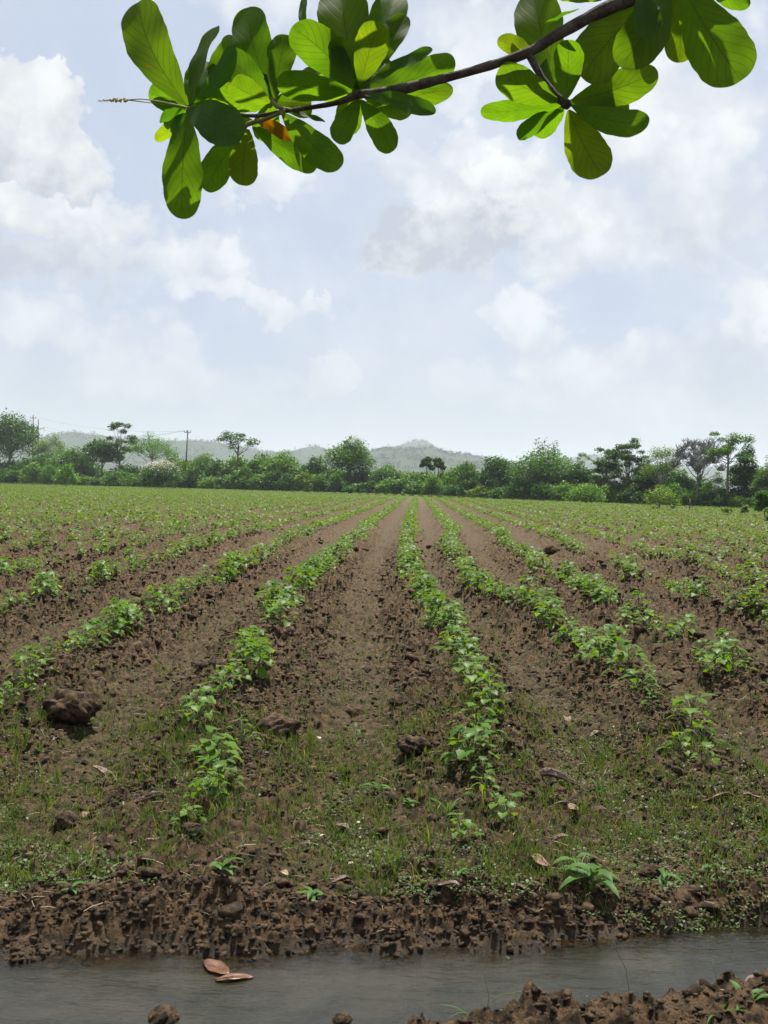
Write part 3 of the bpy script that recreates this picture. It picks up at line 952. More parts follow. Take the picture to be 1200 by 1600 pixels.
weed(112, 1395, 6, .07, .016, 'thin weed on the bank near the left edge', hgt=.04)
weed(430, 1225, 5, .05, .016, 'yellowish weed right of the left-centre row', hgt=.03)
weed(820, 1165, 6, .05, .016, 'small weed between the centre row and the right row', hgt=.03)
weed(935, 1248, 9, .10, .009, 'bushy grass clump right of the grey dead leaf', hgt=.01, up_=1.3)
weed(700, 1275, 10, .13, .008, 'tall grass clump at the foot of the centre row', hgt=.01, up_=1.4)
weed(1165, 1592, 9, .10, .026, 'leafy weed on the near bank in the bottom right corner', z=-.06, hgt=.05, up_=1.1)
weed(1120, 1600, 9, .15, .008, 'grass clump on the near bank left of the corner weed', z=-.06, hgt=.01, up_=1.3)
weed(745, 1600, 5, .13, .006, 'few thin grass blades rising from the near bank in the middle', z=-.10, hgt=.01, up_=1.3)


def stalk(pts, r, lab):
    """a long grass stalk, points in frame pixels at one distance"""
    base = pts[0]
    b = ground(base[0], base[1], -.08)
    P = [at_depth(x, y, b.y) for x, y in pts]
    V, F = tube(P, [r * (1 - .7 * i / (len(P) - 1)) for i in range(len(P))], 4)
    o = mk('grass_stalk', V, F, M_STEM, loc=tuple(b), smooth=True)
    tag(o, lab, 'grass stalk')


stalk([(980, 1590), (984, 1555), (978, 1515), (960, 1478), (948, 1450)], .0022, 'tall curved grass stalk rising over the water at the right')
stalk([(758, 1600), (764, 1558), (758, 1530), (753, 1508)], .0017, 'short upright grass stalk rising over the water near the middle')
stalk([(762, 1570), (785, 1554), (820, 1548)], .0014, 'thin stalk bending right over the water')
stalk([(1112, 1600), (1122, 1560), (1118, 1525), (1112, 1495)], .0015, 'straight grass stalk in front of the water at far right')


# ------------------------------------------------------------------ fallen leaves and pale chips
def dry_leaf(px, py, ln_px, ratio, az_, curl, mat, lab, lift=.016, z=None, name='dry_leaf', grp='fallen dry leaves'):
    p = ground(px, py, .03 if z is None else z)
    if z is None: p = ground(px, py, H1(p.x, p.y))
    L_ = 1.2 * ln_px * p.y / FPX
    rows, cols_ = 13, 7
    V, F = [], []
    r_ = random.Random(px * 3 + py)
    w_ = L_ * ratio
    ph = r_.random() * 6
    for j in range(rows):
        t = j / (rows - 1)
        wj = w_ * (max(math.sin(math.pi * (.04 + .93 * t)), .05) ** .7)
        for q in range(cols_):
            v = q / (cols_ - 1) * 2 - 1
            th = v * curl
            y = math.sin(th) / max(curl, .2) * wj / 2
            zc = (1 - math.cos(th)) / max(curl, .2) * wj / 2
            V.append(((t - .5) * L_, y + .04 * L_ * math.sin(t * 3 + ph), zc + .09 * L_ * math.sin(t * 5 + ph) * min(curl, 1) + .012 * L_ * math.sin(v * 9 + t * 14)))
    for j in range(rows - 1):
        for q in range(cols_ - 1):
            a = j * cols_ + q
            F.append((a, a + 1, a + cols_ + 1, a + cols_))
    V = np.array(V)
    root = empty(name, (p.x, p.y, (H1(p.x, p.y) if z is None else z) + lift), az_)
    root.rotation_euler = (r_.uniform(-.25, .25) * min(curl, 1), r_.uniform(-.25, .25) * min(curl, 1), az_)
    b = mk('blade', V, F, mat, root, smooth=True)
    so = b.modifiers.new('thickness', 'SOLIDIFY'); so.thickness = .0008
    SV, SF = tube([(-.62 * L_, .0, .0), (-.5 * L_, 0, .002), (0, .04 * L_ * math.sin(1.5 + ph), .09 * L_ * math.sin(2.5 + ph) * min(curl, 1) + .002)], [.0012, .0014, .0008], 4)
    mk('midrib', SV, SF, mat, root)
    tag(root, lab, 'leaf', grp)


DL = [
    (166, 1210, 44, .42, -.3, 1.3, M_DRYGREY, 'grey-brown curled dead leaf between the left rows'),
    (236, 1248, 46, .36, .35, 1.6, M_DRYGREY, 'pinkish rolled dead leaf right of the grey-brown curled one'),
    (140, 1276, 24, .7, 1.2, 1.1, M_DRY, 'small orange-brown curled leaf near the left edge clod'),
    (92, 1158, 28, .35, 1.3, 1.4, M_DRYGREY, 'thin upright dead leaf left of the domed clod foot'),
    (78, 1222, 16, .6, 1.0, 1.1, M_DRYGREY, 'tiny reddish dead leaf near the left edge'),
    (284, 1218, 28, .6, .6, .8, M_DRY, 'orange dead leaf at the left foot of the left-centre row'),
    (862, 1218, 70, .34, -.3, 1.5, M_DRYGREY, 'long rolled grey-brown dead leaf right of the centre row'),
    (890, 1274, 42, .4, .1, 1.3, M_DRYGREY, 'flat grey dead leaf below the long rolled one'),
    (895, 1288, 22, .6, -1.1, .8, M_DRY, 'orange-brown dead leaf tucked under the flat grey one'),
    (800, 1310, 40, .5, 1.3, .7, M_DRYPALE, 'bleached torn dead leaf at the foot of the centre row'),
    (858, 1316, 50, .34, -.15, 1.3, M_DRYGREY, 'brown rolled dead leaf right of the bleached torn leaf'),
    (842, 1366, 32, .55, -.9, .9, M_DRY, 'tan curled dead leaf above the ditch right of middle'),
    (534, 1386, 26, .9, .2, .9, M_DRYDARK, 'dark folded dead leaf on the bank at the middle'),
    (1124, 1252, 44, .5, -.2, 1.1, M_DRY, 'brown crumpled dead leaf near the right edge'),
    (1086, 1258, 18, .7, .5, .5, M_YELLOW, 'yellow fallen leaf left of the crumpled brown leaf'),
    (1176, 1247, 24, .4, -.1, 1.0, M_DRY, 'reddish dead leaf at the right edge'),
    (886, 1126, 20, .6, 1.4, .9, M_DRYGREY, 'pale pinkish dead leaf left below the right row'),
    (932, 1140, 20, .6, .3, 1.0, M_DRYGREY, 'small pinkish dead leaf right of the pale pinkish one'),
    (1048, 1076, 22, .5, -.4, 1.0, M_DRY, 'reddish-brown dead leaf between the two right rows'),
    (810, 1452, 18, .7, .3, .6, M_DRYDARK, 'dark red leaf on the bank above the water'),
    (700, 1410, 30, .5, -.3, .9, M_DRYDARK, 'dark curled leaf on the bank right of the middle'),
    (443, 1372, 18, .5, -.9, .7, M_DRYPALE, 'pale dead leaf scrap on the left bank grass'),
    (240, 1310, 22, .5, .7, .8, M_DRY, 'brown leaf scrap beside the dark clod at left'),
    (535, 1300, 22, .5, -.8, .8, M_DRYGREY, 'greyish dead leaf scrap below the middle furrow'),
]
for d_ in DL: dry_leaf(*d_)
dry_leaf(1180, 1545, 40, .7, .5, .9, M_DRYDARK, 'dark red dead leaf on the near bank at the right edge', z=-.02)
dry_leaf(338, 1514, 52, .55, -.75, .25, M_FLOAT, 'upper left of two brown leaves floating on the ditch water', lift=.006, z=WZ, grp='brown leaves floating in the ditch')
dry_leaf(366, 1531, 50, .36, .22, .25, M_FLOAT, 'lower right of two brown leaves floating on the ditch water', lift=.006, z=WZ, grp='brown leaves floating in the ditch')

CH = [(497, 1150, 11, 'oval white chip lying in the middle furrow'), (533, 1153, 7, 'tiny pale chip right of the oval white one'),
      (580, 1084, 10, 'cream chip high in the middle furrow'), (906, 1167, 9, 'square white chip right of the centre row'),
      (503, 1306, 10, 'pale yellow chip in the grass left of middle'), (560, 1286, 9, 'cream pebble-like chip below the middle furrow'),
      (1111, 1222, 8, 'white chip right of the grass near the right edge'), (1136, 1189, 9, 'thin white chip at the foot of the far right row'),
      (1163, 1260, 8, 'grey-white chip beside the reddish leaf at right'), (825, 1422, 9, 'cream chip on the ditch bank right of middle'),
      (548, 1352, 9, 'flat grey chip on bare mud above the bank'), (407, 1275, 7, 'tiny pale chip left of middle in grass')]
for i, (px, py, rp, lab) in enumerate(CH):
    p = ground(px, py, .04); p = ground(px, py, H1(p.x, p.y))
    PV, PF = clod_proto(2, 200 + i, .25)
    r = rp * p.y / FPX * .75
    o = mk('pale_chip', PV * np.array([r, r * .7, r * .3]), PF, M_CHIP, smooth=True)
    o.location = (p.x, p.y, H1(p.x, p.y) + .006); o.rotation_euler = (.3, .2 * math.sin(i), i * 1.3)
    tag(o, lab, 'chip', 'small pale chips on the soil')


# ------------------------------------------------------------------ trees
quad = np.array([(-.5, 0, 0), (0, .30, .08), (.5, 0, -.05), (0, -.30, .08)])


def foliage(clumps, n, size, seed, hollow=.5, flat=1.0):
    """leaf sprays spread through the volume of lumpy clumps; clumps = [(x, y, z, r, squash)]"""
    r_ = np.random.default_rng(seed)
    C = np.array(clumps, float)
    wgt = C[:, 3] ** 2; wgt /= wgt.sum()
    ci = r_.choice(len(C), n, p=wgt)
    d = r_.normal(0, 1, (n, 3)); d /= np.linalg.norm(d, axis=1)[:, None]
    lump = 1 + .28 * perlin(d[:, 0] * 2.2 + ci, d[:, 1] * 2.2 + d[:, 2] * 1.7, seed)
    rad = (hollow + (1 - hollow) * r_.random(n) ** .6) * lump * r_.choice([1, 1, 1, 1.25], n)
    off = d * (C[ci, 3] * rad)[:, None]
    off[:, 2] *= C[ci, 4]
    pos = C[ci, :3] + off
    keep = pos[:, 2] > .15
    pos = pos[keep]; n = len(pos)
    sz = size * (.6 + .8 * r_.random(n))
    V, F = scatter(quad, np.array([(0, 1, 2, 3)]), pos, sz, rotm(r_.random(n) * 6.28, r_.normal(0, .75 * flat, n), r_.random(n) * 6.28))
    return V, F, np.repeat(r_.random(n), 4)


def limb(a, b, r0, r1, r_, sag=.1, seg=5):
    a, b = Vector(a), Vector(b); L_ = (b - a).length
    pts, rad = [], []
    for i in range(seg):
        t = i / (seg - 1)
        p = a.lerp(b, t) + Vector((0, 0, -sag * L_ * math.sin(math.pi * t) * .5))
        if 0 < i < seg - 1: p += Vector((r_.uniform(-1, 1), r_.uniform(-1, 1), r_.uniform(-1, 1))) * L_ * .04
        pts.append(p); rad.append(r0 + (r1 - r0) * t)
    return tube(pts, rad, 6)


def branches(clumps, h0, r0, seed, lean=(0, 0)):
    r_ = random.Random(seed)
    top = max(c_[2] for c_ in clumps)
    cx = sum(c_[0] for c_ in clumps) / len(clumps); cy = sum(c_[1] for c_ in clumps) / len(clumps)
    fork = Vector((lean[0] + cx * .3, lean[1] + cy * .3, h0))
    tp = Vector((cx * .7 + lean[0], cy * .7, top * .92))
    parts_ = [tube([(0, 0, -.3), Vector((0, 0, 0)).lerp(fork, .5), fork, fork.lerp(tp, .5), tp], [r0 * 1.25, r0, r0 * .8, r0 * .5, r0 * .15], 8)]
    for c_ in clumps:
        t = r_.uniform(0, .6)
        s_ = fork.lerp(tp, min(t, max(0, (c_[2] - h0) / max(top - h0, .1) * .7)))
        parts_.append(limb(s_, c_[:3], r0 * .38, r0 * .08, r_))
        for _ in range(3):
            e_ = Vector(c_[:3]) + Vector((r_.uniform(-1, 1), r_.uniform(-1, 1), r_.uniform(-.3, 1))) * c_[3] * .8
            parts_.append(limb(c_[:3], e_, r0 * .1, r0 * .03, r_, seg=3))
    return merge(parts_)


def clumps_round(w_, h, zb, n, seed, r=.28):
    """clump centres filling a rounded crown w_ wide from zb to h"""
    r_ = random.Random(seed); out = []
    for i in range(n):
        a = i * 2.4 + r_.random(); q = math.sqrt((i + .5) / n)
        zt = 1 - q * q * .9 + r_.uniform(-.1, .1)
        lv = r_.random()
        out.append((math.cos(a) * q * w_ * .38, math.sin(a) * q * w_ * .38, zb + (h - zb) * (.25 + .58 * zt * (.45 + .55 * lv)), w_ * r * r_.uniform(.6, 1.0), .75))
    return out


def clumps_pads(w_, h, zb, n, seed, r=.16, sq=.35):
    r_ = random.Random(seed); out = []
    for i in range(n):
        a = i * 2.4 + r_.random(); q = math.sqrt((i + .3) / n)
        out.append((math.cos(a) * q * w_ * .42, math.sin(a) * q * w_ * .42, h - (h - zb) * (min(1, q * q * .5 + r_.random() ** 1.6 * .75)) - w_ * r * sq * .6, w_ * r * r_.uniform(.5, 1.1), sq * r_.uniform(.8, 1.8)))
    return out


GREEN = {'dark': (.62, .76, .5, 1), 'mid': (1.0, 1.05, .85, 1), 'light': (1.55, 1.40, 1.1, 1), 'yellow': (1.75, 1.35, .95, 1), 'grey': (1.45, 1.45, 1.9, 1), 'deep': (.5, .68, .5, 1)}


def place(root, px, base_y, depth_scale=1.0):
    d = ray(px, base_y)
    # walk along the sight line (on the ground) to the hedgerow
    best = None
    for Yt in np.arange(40, 420, .5):
        X = d.x / d.y * Yt
        if Yt >= float(hedge_y(X)) * depth_scale:
            best = (X, Yt); break
    root.location = (best[0], best[1], H1(best[0], best[1]))
    return best


def px_h(px, top_y, Y):
    """height above ground whose top shows at top_y when standing at distance Y"""
    return at_depth(px, top_y, Y).z


def tree(px, top, w_px, kind, tone, lab, base_y=775, ds=1.03, seed=1, name='tree', nleaf=None, cat='tree', zb=.25, lean=(0, 0), n=None):
    root = empty(name)
    X, Y = place(root, px, base_y, ds)
    h = (px_h(px, top, Y) - root.location.z) * 1.06
    w_ = w_px * 1.06 * Y / FPX
    ls = .0021 * Y
    bark = M_BARK
    if kind == 'round': cl = clumps_round(w_, h, h * zb, n or 14, seed, .26); V, F, rn = foliage(cl, nleaf or 5200, ls, seed, .45)
    elif kind == 'pads': cl = clumps_pads(w_, h, h * zb, n or 15, seed); V, F, rn = foliage(cl, nleaf or 3400, ls * .9, seed, .2, .8)
    elif kind == 'feather': cl = clumps_round(w_, h, h * zb, n or 20, seed, .20); V, F, rn = foliage(cl, nleaf or 3600, ls * .62, seed, .1); bark = M_PALEBARK
    elif kind == 'spiky':
        cl = clumps_round(w_, h * .86, h * zb, n or 12, seed, .26)
        r_ = random.Random(seed)
        for i in range(6): cl.append((w_ * (-.12 + .055 * i), r_.uniform(-.1, .1) * w_, h * r_.uniform(.86, .96), w_ * .045, 2.2))
        V, F, rn = foliage(cl, nleaf or 6000, ls, seed, .4)
    elif kind == 'bare':
        cl = [c__ for c__ in clumps_round(w_ * 1.15, h * 1.0, h * .2, 30, seed, .15) if c__[2] < h * .84]; bark = M_GREYBARK
    SV, SF = branches(cl, h * (zb * .8 if kind != 'bare' else .25), w_ * .018 + .05, seed, lean)
    if kind == 'bare':
        r_ = random.Random(seed); ex = []
        for c_ in cl:
            for _ in range(16):
                e_ = Vector(c_[:3]) + Vector((r_.uniform(-1, 1), r_.uniform(-1, 1), r_.uniform(-.1, 1.3))) * c_[3]
                ex.append(limb(c_[:3], e_, .05, .02, r_, seg=3))
                for _ in range(4):
                    s0 = Vector(c_[:3]).lerp(e_, r_.uniform(.3, .8))
                    ex.append(limb(s0, s0 + Vector((r_.uniform(-1, 1), r_.uniform(-1, 1), r_.uniform(0, 1.2))) * c_[3] * .5, .03, .015, r_, seg=3))
        mk('trunk', SV, SF, bark, root, smooth=True)
        V2, F2 = merge(ex)
        mk('fine_branching', V2, F2, bark, root)
    else:
        mk('trunk', SV, SF, bark, root, smooth=True)
        c_ = mk('crown', V, F, M_TREE, root, attrs={'rnd': rn}); c_.color = GREEN[tone]
    tag(root, lab, cat)
    return root


tree(14, 641, 92, 'round', 'dark', 'big dark leafy tree at the left edge rising above the hedgerow', seed=3, zb=.25, n=22, nleaf=9000, ds=1.06)
tree(78, 680, 62, 'feather', 'yellow', 'yellowish green airy tree just right of the twin power poles', seed=5, zb=.4, nleaf=4200, ds=1.08)
tree(158, 683, 56, 'round', 'dark', 'dark rounded tree joined to the left side of the spreading tree', seed=6, zb=.35)
tree(186, 660, 60, 'pads', 'dark', 'dark spreading tree with leaf tufts on bare limbs, left part of the skyline', seed=8, zb=.35, n=24, nleaf=4200)
tree(236, 671, 82, 'feather', 'grey', 'airy grey-green tree with pale branches above the white flowering bush', seed=9, zb=.35, nleaf=4600)
tree(370, 678, 62, 'pads', 'dark', 'slim lone tree with small flat leaf tufts left of centre', seed=21, zb=.70, n=11, nleaf=1500)
tree(544, 677, 78, 'round', 'mid', 'large round-crowned dark green tree rising alone at centre', seed=12, zb=.22, n=22, nleaf=7000)
tree(665, 712, 22, 'round', 'dark', 'small knob-shaped tree top below the hill, left of a pair', seed=14, zb=.5, n=6, nleaf=1500)
tree(684, 711, 20, 'round', 'dark', 'small knob-shaped tree top below the hill, right of a pair', seed=15, zb=.5, n=6, nleaf=1500)
tree(780, 711, 62, 'round', 'deep', 'very dark low tree at the left foot of the spiky-topped tree', seed=16, zb=.3, nleaf=4200)
tree(850, 693, 104, 'spiky', 'mid', 'wide green tree with upright spiky shoots on top, right of centre', seed=17, zb=.25, nleaf=8000, n=16)
tree(909, 697, 26, 'feather', 'grey', 'thin sparse tree between the spiky-topped tree and the flat dark trees', seed=18, zb=.5, nleaf=700, n=8)
tree(946, 699, 74, 'pads', 'dark', 'flat layered dark tree left of the pointed-top one', seed=19, zb=.25, n=26, nleaf=6500)
tree(982, 686, 66, 'pads', 'dark', 'dark layered tree with a raised middle crown right of the flat one', seed=20, zb=.25, n=28, nleaf=7000)
tree(1034, 687, 66, 'feather', 'yellow', 'light olive tree immediately left of the bare tree', seed=22, zb=.15, nleaf=6500, n=28)
tree(1090, 668, 84, 'bare', 'mid', 'leafless grey tree with fine branches against the sky', seed=23, ds=1.0)
tree(1136, 670, 76, 'pads', 'mid', 'tall slim tree with open flat canopy right of the bare tree', seed=24, zb=.62, n=15, nleaf=3600, ds=1.0)
tree(1164, 690, 56, 'round', 'deep', 'very dark dense tree behind the open flat canopy at right', seed=25, zb=.1, n=16, nleaf=6500, ds=1.05)
tree(1212, 700, 60, 'feather', 'light', 'pale leafy tree cut by the right edge of the picture', seed=26, zb=.3, nleaf=4200)
tree(1118, 735, 44, 'feather', 'grey', 'low grey-green tree at the foot of the leafless tree', seed=27, zb=.1, nleaf=2600)
tree(318, 700, 40, 'feather', 'light', 'pale airy tree behind the hedgerow between the pole and the slim tree', seed=28, zb=.4, nleaf=2000, ds=1.08)
tree(440, 703, 64, 'round', 'light', 'fresh green rounded tree midway between the slim tree and the round one', seed=29, zb=.2, nleaf=4600)
tree(-40, 660, 90, 'round', 'mid', 'mid green tree just outside the left edge', seed=30, zb=.3)
tree(1270, 690, 90, 'round', 'mid', 'mid green tree just outside the right edge', seed=31, zb=.3)

tree(118, 694, 64, 'round', 'mid', 'mid green tree left of the dark rounded one, between it and the poles', seed=41, zb=.15, nleaf=4200, n=18)
tree(275, 706, 52, 'round', 'light', 'light green low tree just left of the leaning pole', seed=42, zb=.1, nleaf=3600, n=16)
tree(405, 704, 46, 'round', 'mid', 'mid green low tree between the slim lone tree and the fresh green one', seed=43, zb=.1, nleaf=3400, n=16)
tree(490, 712, 50, 'round', 'dark', 'dark low tree immediately left of the large round-crowned tree', seed=44, zb=.1, nleaf=3400, n=16)
tree(600, 718, 56, 'round', 'mid', 'mid green low tree immediately right of the large round-crowned tree', seed=45, zb=.1, nleaf=3400, n=16)
tree(730, 716, 50, 'round', 'mid', 'mid green low tree right of the pair of knob-shaped tree tops', seed=46, zb=.1, nleaf=3400, n=16)
tree(902, 716, 46, 'round', 'dark', 'dark low tree right of the spiky-topped tree', seed=47, zb=.1, nleaf=3200, n=16)
tree(1008, 712, 48, 'round', 'dark', 'dark low tree between the layered tree and the light olive one', seed=48, zb=.1, nleaf=3400, n=16)
tree(1062, 722, 46, 'round', 'mid', 'mid green low tree at the left foot of the leafless tree', seed=49, zb=.05, nleaf=3200, n=16)
tree(1196, 722, 44, 'round', 'light', 'light green low tree by the right edge below the pale tree', seed=50, zb=.05, nleaf=3200, n=16)

# hedgerow bushes: five kinds of mesh, copied
BUSH = []
for i in range(6):
    root = empty('bush')
    cl = clumps_round(6.4, 5.0, .2, 13, 40 + i, .25)
    for j in range(7):
        a = j * .9 + i
        cl.append((math.cos(a) * 2.3, math.sin(a) * 2.3, .8 + .3 * math.sin(j * 3), 1.15, .9))
    V, F, rn = foliage(cl, 2800, .50, 40 + i, .5)
    SV, SF = branches(cl[:9], .8, .09, 40 + i)
    mk('crown', V, F, M_TREE, root, attrs={'rnd': rn}); mk('trunk', SV, SF, M_BARK, root, smooth=True)
    BUSH.append([root, False])
TOPS = [(-40, 712), (0, 708), (60, 704), (100, 712), (160, 722), (200, 727), (240, 722), (300, 712), (340, 714), (400, 706), (440, 712), (480, 716), (540, 728), (600, 724), (650, 728), (700, 722), (740, 734), (800, 730), (850, 724), (900, 738), (960, 742), (1000, 740), (1060, 742), (1110, 752), (1160, 758), (1200, 756), (1240, 752)]
LAND = [(14, 'the big dark tree at the left edge'), (78, 'the yellowish airy tree by the poles'), (186, 'the dark spreading tree'), (236, 'the airy grey-green tree'), (289, 'the single power pole'),
        (370, 'the slim lone tree'), (440, 'the fresh green rounded tree'), (544, 'the large round-crowned tree'), (674, 'the pair of knob-shaped tree tops'), (780, 'the very dark low tree'), (850, 'the spiky-topped tree'),
        (948, 'the flat layered dark tree'), (1034, 'the light olive tree'), (1090, 'the leafless tree'), (1164, 'the very dark dense tree'), (1212, 'the pale tree at the right edge')]
seenlab = {}
bx = -45; bi = 0
tones = ['mid', 'dark', 'light', 'mid', 'deep', 'yellow', 'mid', 'dark', 'mid', 'light', 'deep']
TW = {'mid': 'mid green', 'dark': 'dark green', 'light': 'light green', 'deep': 'very dark green', 'yellow': 'yellow-green', 'grey': 'grey-green'}
while bx < 1250:
    for rowi in (0, 1):
        B_ = BUSH[bi % 6]
        if B_[1]: o = copy_tree(B_[0])
        else: o = B_[0]; B_[1] = True
        px = bx + random.uniform(-5, 5) + rowi * 10
        X, Y = place(o, px, 775, .99 if rowi == 0 else 1.05)
        top = float(np.interp(px, [a for a, b in TOPS], [b for a, b in TOPS]))
        hz = 760 + (px - 600) * math.tan(ROLL)
        if rowi == 0: top = top + (hz + 18 - top) * random.uniform(.22, .5)
        else: top += random.uniform(-9, 5)
        h = px_h(px, top, Y) - o.location.z
        wpx = random.uniform(36, 58)
        s_ = h / 4.9; sw = wpx * Y / FPX / 6.6
        o.scale = (sw, sw, s_); o.rotation_euler = (0, 0, random.random() * 6.28)
        tone = tones[(bi * 3 + rowi * 2) % len(tones)]
        for ch in o.children: ch.color = GREEN[tone]
        ln_ = min(LAND, key=lambda q: abs(q[0] - px))
        rel = 'below' if abs(ln_[0] - px) < 9 else ('left of' if px < ln_[0] else 'right of')
        key = (rel, ln_[1], rowi)
        c_ = seenlab.get(key, 0); seenlab[key] = c_ + 1
        od = ['', 'second ', 'third ', 'fourth ', 'fifth '][c_] if rel != 'below' else ['', 'other ', 'third '][c_]
        lab = '%s%s %s bush, %s %s' % (od, TW[tone], 'low front' if rowi == 0 else 'tall back', rel, ln_[1])
        tag(o, lab, 'bush', 'bushes of the hedgerow')
        if px < -10 or px > 1210: pass
        bi += 1
    bx += 25


def shrub(px, base, top, w_px, tone, lab, n, seed, size=.0019, white=False, sparse=.4):
    b = ground(px, base); z0 = H1(b.x, b.y)
    root = empty('shrub', (b.x, b.y, z0))
    h = px_h(px, top, b.y) - z0; w_ = w_px * b.y / FPX
    cl = clumps_round(w_, h, .05 * h, 11, seed, .27)
    V, F, rn = foliage(cl, n, size * b.y, seed, sparse)
    c_ = mk('crown', V, F, M_TREE, root, attrs={'rnd': rn}); c_.color = GREEN[tone]
    SV, SF = branches(cl, h * .15, w_ * .012 + .02, seed)
    mk('trunk', SV, SF, M_BARK, root, smooth=True)
    if white:
        cl2 = [(x, y, z_ + r * .35, r * .9, q) for x, y, z_, r, q in cl if z_ > h * .45]
        V, F, rn = foliage(cl2, 1500, size * b.y * .65, seed + 1, .85)
        mk('blossom', V, F, M_FLOWER, root, attrs={'rnd': rn})
    tag(root, lab, 'shrub')


shrub(250, 766, 716, 72, 'dark', 'bush covered in white blossom at the foot of the hedgerow', 3600, 71, white=True)
shrub(103, 763, 722, 44, 'grey', 'thin grey-green shrub with pale stems standing out in front at left', 1600, 72, sparse=.1)
shrub(185, 762, 732, 50, 'mid', 'low rounded shrub in front of the hedgerow left of the white blossom', 2200, 73)
shrub(480, 771, 762, 14, 'deep', 'tiny dark shrub at the field edge left of the round tree', 400, 74)
shrub(545, 773, 760, 22, 'deep', 'tiny dark shrub at the field edge under the round tree', 500, 75)
shrub(776, 783, 768, 14, 'deep', 'tiny dark shrub at the field edge under the very dark tree', 400, 76)
shrub(915, 787, 752, 60, 'light', 'bright green shrub bulging out of the hedgerow right of centre', 2600, 77)
shrub(1030, 799, 757, 62, 'yellow', 'brownish open scrub standing out in the grass at right', 2000, 78, sparse=.05)
shrub(1136, 806, 790, 22, 'yellow', 'tiny dry shrub in the grass left of the right edge shrub', 500, 79, sparse=.1)
shrub(1163, 808, 788, 14, 'yellow', 'thin dry sprig in the grass beside the right edge shrub', 300, 80, sparse=.1)
shrub(1194, 815, 752, 34, 'mid', 'nearest leafy shrub at the right edge of the field', 2200, 81, size=.0028)
shrub(1216, 830, 770, 40, 'light', 'leafy shrub half outside the right edge of the picture', 2200, 82, size=.0028)

for px, base, top, lab in ((1077, 799, 780, 'thin wooden stake in the grass right of the brownish scrub'), (1134, 790, 771, 'thin wooden stake near the hedgerow below the slim tree'), (960, 785, 772, 'thin wooden stake in the grass left of the brownish scrub')):
    b = ground(px, base); z0 = H1(b.x, b.y); h = px_h(px, top, b.y) - z0
    V, F = tube([(0, 0, -.2), (.02, 0, h * .5), (.05, 0, h)], [.07, .06, .045], 6)
    o = mk('wooden_stake', V, F, M_POLE); o.location = (b.x, b.y, z0)
    tag(o, lab, 'stake', 'wooden stakes at the field edge')


# ------------------------------------------------------------------ power poles and wires
def pole(px, top, ds, arms, lean, lab):
    root = empty('power_pole')
    X, Y = place(root, px, 775, ds)
    h = px_h(px, top, Y) - root.location.z
    V, F = tube([(0, 0, -.5), (lean * .5, 0, h * .5), (lean, 0, h)], [.22, .18, .13], 8)
    mk('post', V, F, M_POLE, root, smooth=True)
    ends = []
    for frac, half in arms:
        zc = h * frac; xc = lean * frac
        a, b = Vector((xc - half, -.16, zc)), Vector((xc + half, -.16, zc))
        V, F = tube([a, b], [.09, .09], 4)
        arm = mk('crossarm', V, F, M_POLE, root)
        for t in (-.92, 0 if half > .8 else -.3, .92):
            c_ = Vector((xc + half * t, -.16, zc + .08))
            IV, IF = tube([c_, c_ + Vector((0, 0, .12)), c_ + Vector((0, 0, .24)), c_ + Vector((0, 0, .34))], [.04, .09, .07, .03], 8)
            mk('insulator', IV, IF, M_WIRE, arm, smooth=True)
            ends.append(Vector(root.location) + c_ + Vector((0, 0, .34)))
    tag(root, lab, 'power pole', 'power poles behind the hedgerow')
    return ends


E1 = pole(58, 655, 1.10, [(.86, 1.7)], 0, 'power pole with a wide crossarm, right one of the twin poles at left')
E0 = pole(50, 648, 1.14, [(.95, .8)], 0, 'taller power pole with a short crossarm, left one of the twin poles')
E2 = pole(288, 672, 1.03, [(.96, .75)], .5, 'slightly leaning single power pole behind the hedgerow left of centre')


def wire(a, b, sag, lab):
    pts = []
    for i in range(25):
        t = i / 24
        pts.append(a.lerp(b, t) - Vector((0, 0, sag * 4 * t * (1 - t))))
    V, F = tube(pts, [.018] * 25, 4)
    tag(mk('power_line', V, F, M_WIRE, loc=tuple(a)), lab, 'power line', 'power lines between the poles')


wire(E1[2], E2[0], 2.0, 'front power line strung from the twin poles to the leaning pole')
wire(E1[0], E2[1], 2.4, 'lower sagging power line strung between the twin poles and the leaning pole')
wire(E0[2], E2[2], 1.6, 'upper power line strung from the taller twin pole to the leaning pole')
for k, (e, far_) in enumerate(((E0[0], Vector((-190, 300, 14))), (E1[0], Vector((-190, 296, 12))))):
    wire(e, far_, 1.5, ['upper power line leaving the twin poles towards the left edge', 'lower power line leaving the twin poles towards the left edge'][k])


